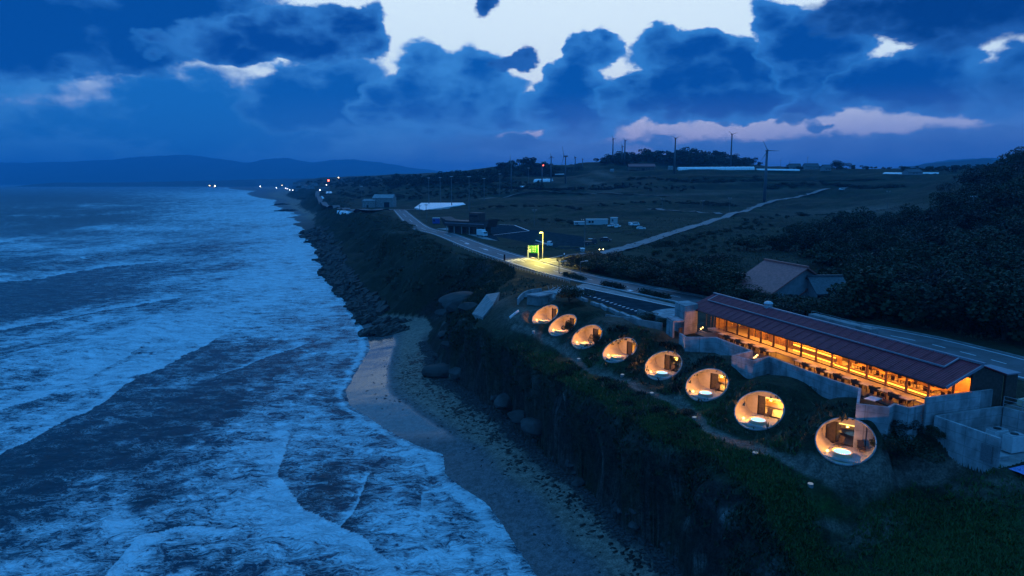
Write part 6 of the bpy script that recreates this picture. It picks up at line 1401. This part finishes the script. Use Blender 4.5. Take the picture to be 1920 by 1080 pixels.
# ship-shaped building
gS = A(880, 438, PL); o = empty('ship_building', gS, 0, 'dark ship-shaped viewing building raised over its ground floor', 'building')
Pl = [A(843, 428, PL), A(916, 444, PL)]; d = (Pl[1]-Pl[0]); rzs = math.atan2(d.y, d.x); Ls = d.length
sc_ = gS.y/1280
Ls = 76*sc_/math.cos(rzs)*.78 if math.cos(rzs) > .2 else 20
o.rotation_euler = (0, 0, -.62); L_ = 24.; Wd = 7.
shipm = mat('rust_brown_steel', (.07, .045, .045), .6, .25, 1)
MB().box((0, 0, 1.5), (L_*.82, Wd*.7, 3.0)).build('ground_floor', darkwood, o)
b = MB(); 
prof2 = [(-L_/2-1.5, 6.9), (-L_/2+2, 5.6), (L_/2-3, 5.4), (L_/2+1.2, 6.6), (L_/2, 3.2), (-L_/2+.6, 3.2)]
n_ = len(prof2); V = [(x, -Wd/2, z) for x, z in prof2]+[(x, Wd/2, z) for x, z in prof2]; b.add(V, [tuple(range(n_)), tuple(range(2*n_-1, n_-1, -1))]+[(i, n_+i, n_+(i+1) % n_, (i+1) % n_) for i in range(n_)]); b.build('hull', shipm, o)
MB().box((L_*.18, 0, 7.3), (5.5, 4.5, 3.6)).build('bridge_cabin', shipm, o, bevel=.1)
MB().box((0, -Wd/2-.08, 4.5), (L_*.9, .08, .3)).build('deck_stripe', trim, o)
for k_ in range(6): MB().tube((-L_/2+2+k_*4.2, -Wd/2+.3, 0), (-L_/2+2+k_*4.2, -Wd/2+.3, 3.25), .16, .16, 6).build('column', concrete, o)
for k_ in range(5): MB().box((-8+k_*3.6, -Wd*.35-.03, 1.5), (2.0, .06, 1.8)).build('window', mat('dark_window', (.02, .025, .03), .2, .2, 3), o)
MB().box((L_*.18, -2.28, 7.8), (4.2, .06, 1.0)).build('window', mat('dark_window', (.02, .025, .03), .2, .2, 3), o)
# vehicles
carw = mat('white_car_paint', (.7, .72, .75), .3, .05, 1, spec=.6); card = mat('dark_machine_paint', (.05, .05, .06), .5, .2, 2); cglass = mat('car_glass', (.02, .025, .03), .1, .1, 1, spec=.8); tyre = mat('tyre_rubber', (.02, .02, .02), .9, .1, 3)
def vehicle(p, rz, kind, lab, grp, m_=None, name=None):
    m_ = m_ or carw; L_, W_, body, cab = {'box': (5.6, 2.1, None, None), 'car': (4.2, 1.7, None, None), 'pickup': (4.6, 1.75, None, None), 'flat': (6.5, 2.2, None, None), 'van': (4.5, 1.8, None, None)}[kind]
    o = empty(name or {'box': 'box_truck', 'car': 'parked_car', 'pickup': 'pickup_truck', 'flat': 'flatbed_truck', 'van': 'parked_van'}[kind], p, rz, lab, {'box': 'truck', 'car': 'car', 'pickup': 'pickup truck', 'flat': 'truck', 'van': 'van'}[kind], grp)
    def prof(pts, w, nm, mm, par=o, bv=.06):
        n_ = len(pts); V = [(x, -w/2, z) for x, z in pts]+[(x, w/2, z) for x, z in pts]
        return MB().add(V, [tuple(range(n_)), tuple(range(2*n_-1, n_-1, -1))]+[(i, n_+i, n_+(i+1) % n_, (i+1) % n_) for i in range(n_)]).build(nm, mm, par, bevel=bv)
    h = L_/2
    if kind == 'box':
        prof([(h-1.6, .5), (h, .5), (h, 1.3), (h-.35, 2.2), (h-1.6, 2.3)], W_*.93, 'cab', m_); prof([(-h, .65), (h-1.7, .65), (h-1.7, 2.95), (-h, 2.95)], W_, 'cargo_box', m_); MB().box((-.2, 0, .5), (L_*.9, .9, .2)).build('chassis', card, o)
        MB().box((h-.16, 0, 1.75), (.08, W_*.8, .7), M=Matrix.Rotation(-.37, 3, 'Y')).build('windscreen', cglass, o)
    elif kind in ('pickup', 'flat'):
        prof([(h-1.5, .35), (h, .35), (h, 1.0), (h-.5, 1.85), (h-1.5, 1.85)], W_, 'cab', m_); prof([(-h, .6), (h-1.55, .6), (h-1.55, 1.0 if kind == 'pickup' else .75), (-h, 1.0 if kind == 'pickup' else .75)], W_, 'bed', m_ if kind == 'pickup' else card)
        MB().box((h-.22, 0, 1.42), (.06, W_*.85, .6), M=Matrix.Rotation(-.53, 3, 'Y')).build('windscreen', cglass, o)
        if kind == 'flat': MB().bar((h-1.8, 0, .8), (-h+.6, 0, 2.0), .3).build('crane_arm', m_, o)
    else:
        top = 1.85 if kind == 'van' else 1.45; x1 = h-.9 if kind == 'van' else h-1.3
        prof([(-h, .3), (h, .3), (h, .85), (h-.9 if kind == 'car' else h-.4, .95), (-h, 1.0)], W_, 'body', m_); prof([(-h+.15, .98), (h-1.0 if kind == 'car' else h-.4, .95), (x1-.3, top), (-h+.5, top)], W_*.9, 'cabin', m_)
        MB().box((0, 0, (top+1)/2), (L_*.6, W_*.92, (top-1)*.6)).build('side_window', cglass, o)
        MB().box((x1+.02, 0, (top+1)/2), (.06, W_*.8, (top-1)*.85), M=Matrix.Rotation(-.6, 3, 'Y')).build('windscreen', cglass, o)
    for sx_ in (-1, 1):
        for sy_ in (-1, 1):
            c_ = (sx_*(h-.85), sy_*(W_/2-.05)); w2 = MB().tube((c_[0], c_[1]-.1, .33), (c_[0], c_[1]+.1, .33), .33, .33, 12).build('wheel', tyre, o); MB().tube((c_[0], c_[1]-.11, .33), (c_[0], c_[1]+.11, .33), .17, .17, 8).build('rim', steel, w2)
    for sy_ in (-1, 1): MB().box((h+.01, sy_*W_*.36, .75), (.05, .28, .16)).build('headlight', white, o)
def VP(u, v, z=PL): p = A(u, v, z); p.z = z*K+.04; return p
vehicle(VP(904, 444), -1.0, 'box', 'white box truck parked at the end of the ship-shaped building', None)
vehicle(VP(1018, 462), -.35, 'flat', 'pale flatbed crane truck parked behind the street lamp', None)
for u, v, rz, k_, l_ in [(1146, 426, -2.3, 'car', 'left white car beside the container cabins'), (1158, 427, -2.1, 'pickup', 'white pickup right of the first white car'), (1190, 424, -2.9, 'van', 'white van, left of the right hand pair of vehicles'), (1202, 431, -.2, 'car', 'rightmost white car in the yard beyond the lot')]:
    p = G(u, v, .05); vehicle(p, rz, k_, l_, 'white vehicles in the yard beyond the parking lot')
vehicle(G(1107, 458, .05), .2, 'pickup', 'dark machine with small white roof at the lot corner', None, card, 'dark_pickup'); vehicle(G(1135, 453, .05), -.3, 'car', 'dark car with pale top right of the dark pickup', None, card, 'dark_car')
for u, v in [(1107, 458), (1135, 453)]: p = G(u, v); MB().box(p+Vector((0, 0, 2.0 if u == 1107 else 1.6)), (1.4, 1.3, .08)).build('roof_panel', white, label='small white panel lying on the roof of the dark %s' % ('pickup' if u == 1107 else 'car'), cat='panel')
def cabin(u, v, wpx, hpx, lab, name='container_cabin', m_=None):
    p = G(u, v); D_ = p.y; w_, h_ = wpx/1280*D_, hpx/1280*D_; o = empty(name, p, .05, lab, 'cabin'); MB().box((0, 0, h_/2), (w_, 2.6, h_)).build('wall', m_ or mat('cabin_grey', (.42, .45, .47), .6, .08, 1), o); MB().box((0, 0, h_+.06), (w_+.3, 2.9, .14)).build('roof', white, o)
    for x in (-.36, -.22): MB().box((x*w_, -1.33, h_*.55), (w_*.1, .06, h_*.38)).build('window', cglass, o)
cabin(1119, 421.5, 40, 10.5, 'long pale container cabin with two windows in the yard'); cabin(1086, 422, 19, 6, 'low grey container left of the long cabin'); cabin(1151, 419, 12, 11, 'tall narrow white cabin behind the white cars')
cabin(1092, 471, 6, 5, 'tiny white hut at the edge of the parking lot'); cabin(1186, 422, 14, 5, 'low pale cabin behind the right hand vehicles')
cabin(818, 419, 13, 10, 'blue information board by the road crest', 'notice_board', mat('board_blue', (.03, .08, .3), .5, .1, 1))
cabin(1655, 640, .1, .1, 'tiny box') if False else None
# parked vehicle far right in wood edge, field vehicle
vehicle(G(1578, 357, .3), .2, 'van', 'pale van stopped at the top of the hill road', None)

# ================================================================== dusk air
hz = MB().box((1500, 8000, 235), (50000, 20000, 500)).build('haze', [], kind='stuff')
hm = bpy.data.materials.new('haze'); hm.use_nodes = True; q = NT(hm.node_tree); q.n.clear()
pv = q.node('ShaderNodeVolumePrincipled'); pv.inputs['Color'].default_value = (.10, .56, 1, 1); pv.inputs['Density'].default_value = .00013; pv.inputs['Anisotropy'].default_value = .0
q.l.new(pv.outputs[0], q.node('ShaderNodeOutputMaterial').inputs['Volume']); hz.data.materials.append(hm)
HAZE = True
if not HAZE: bpy.data.objects.remove(hz)
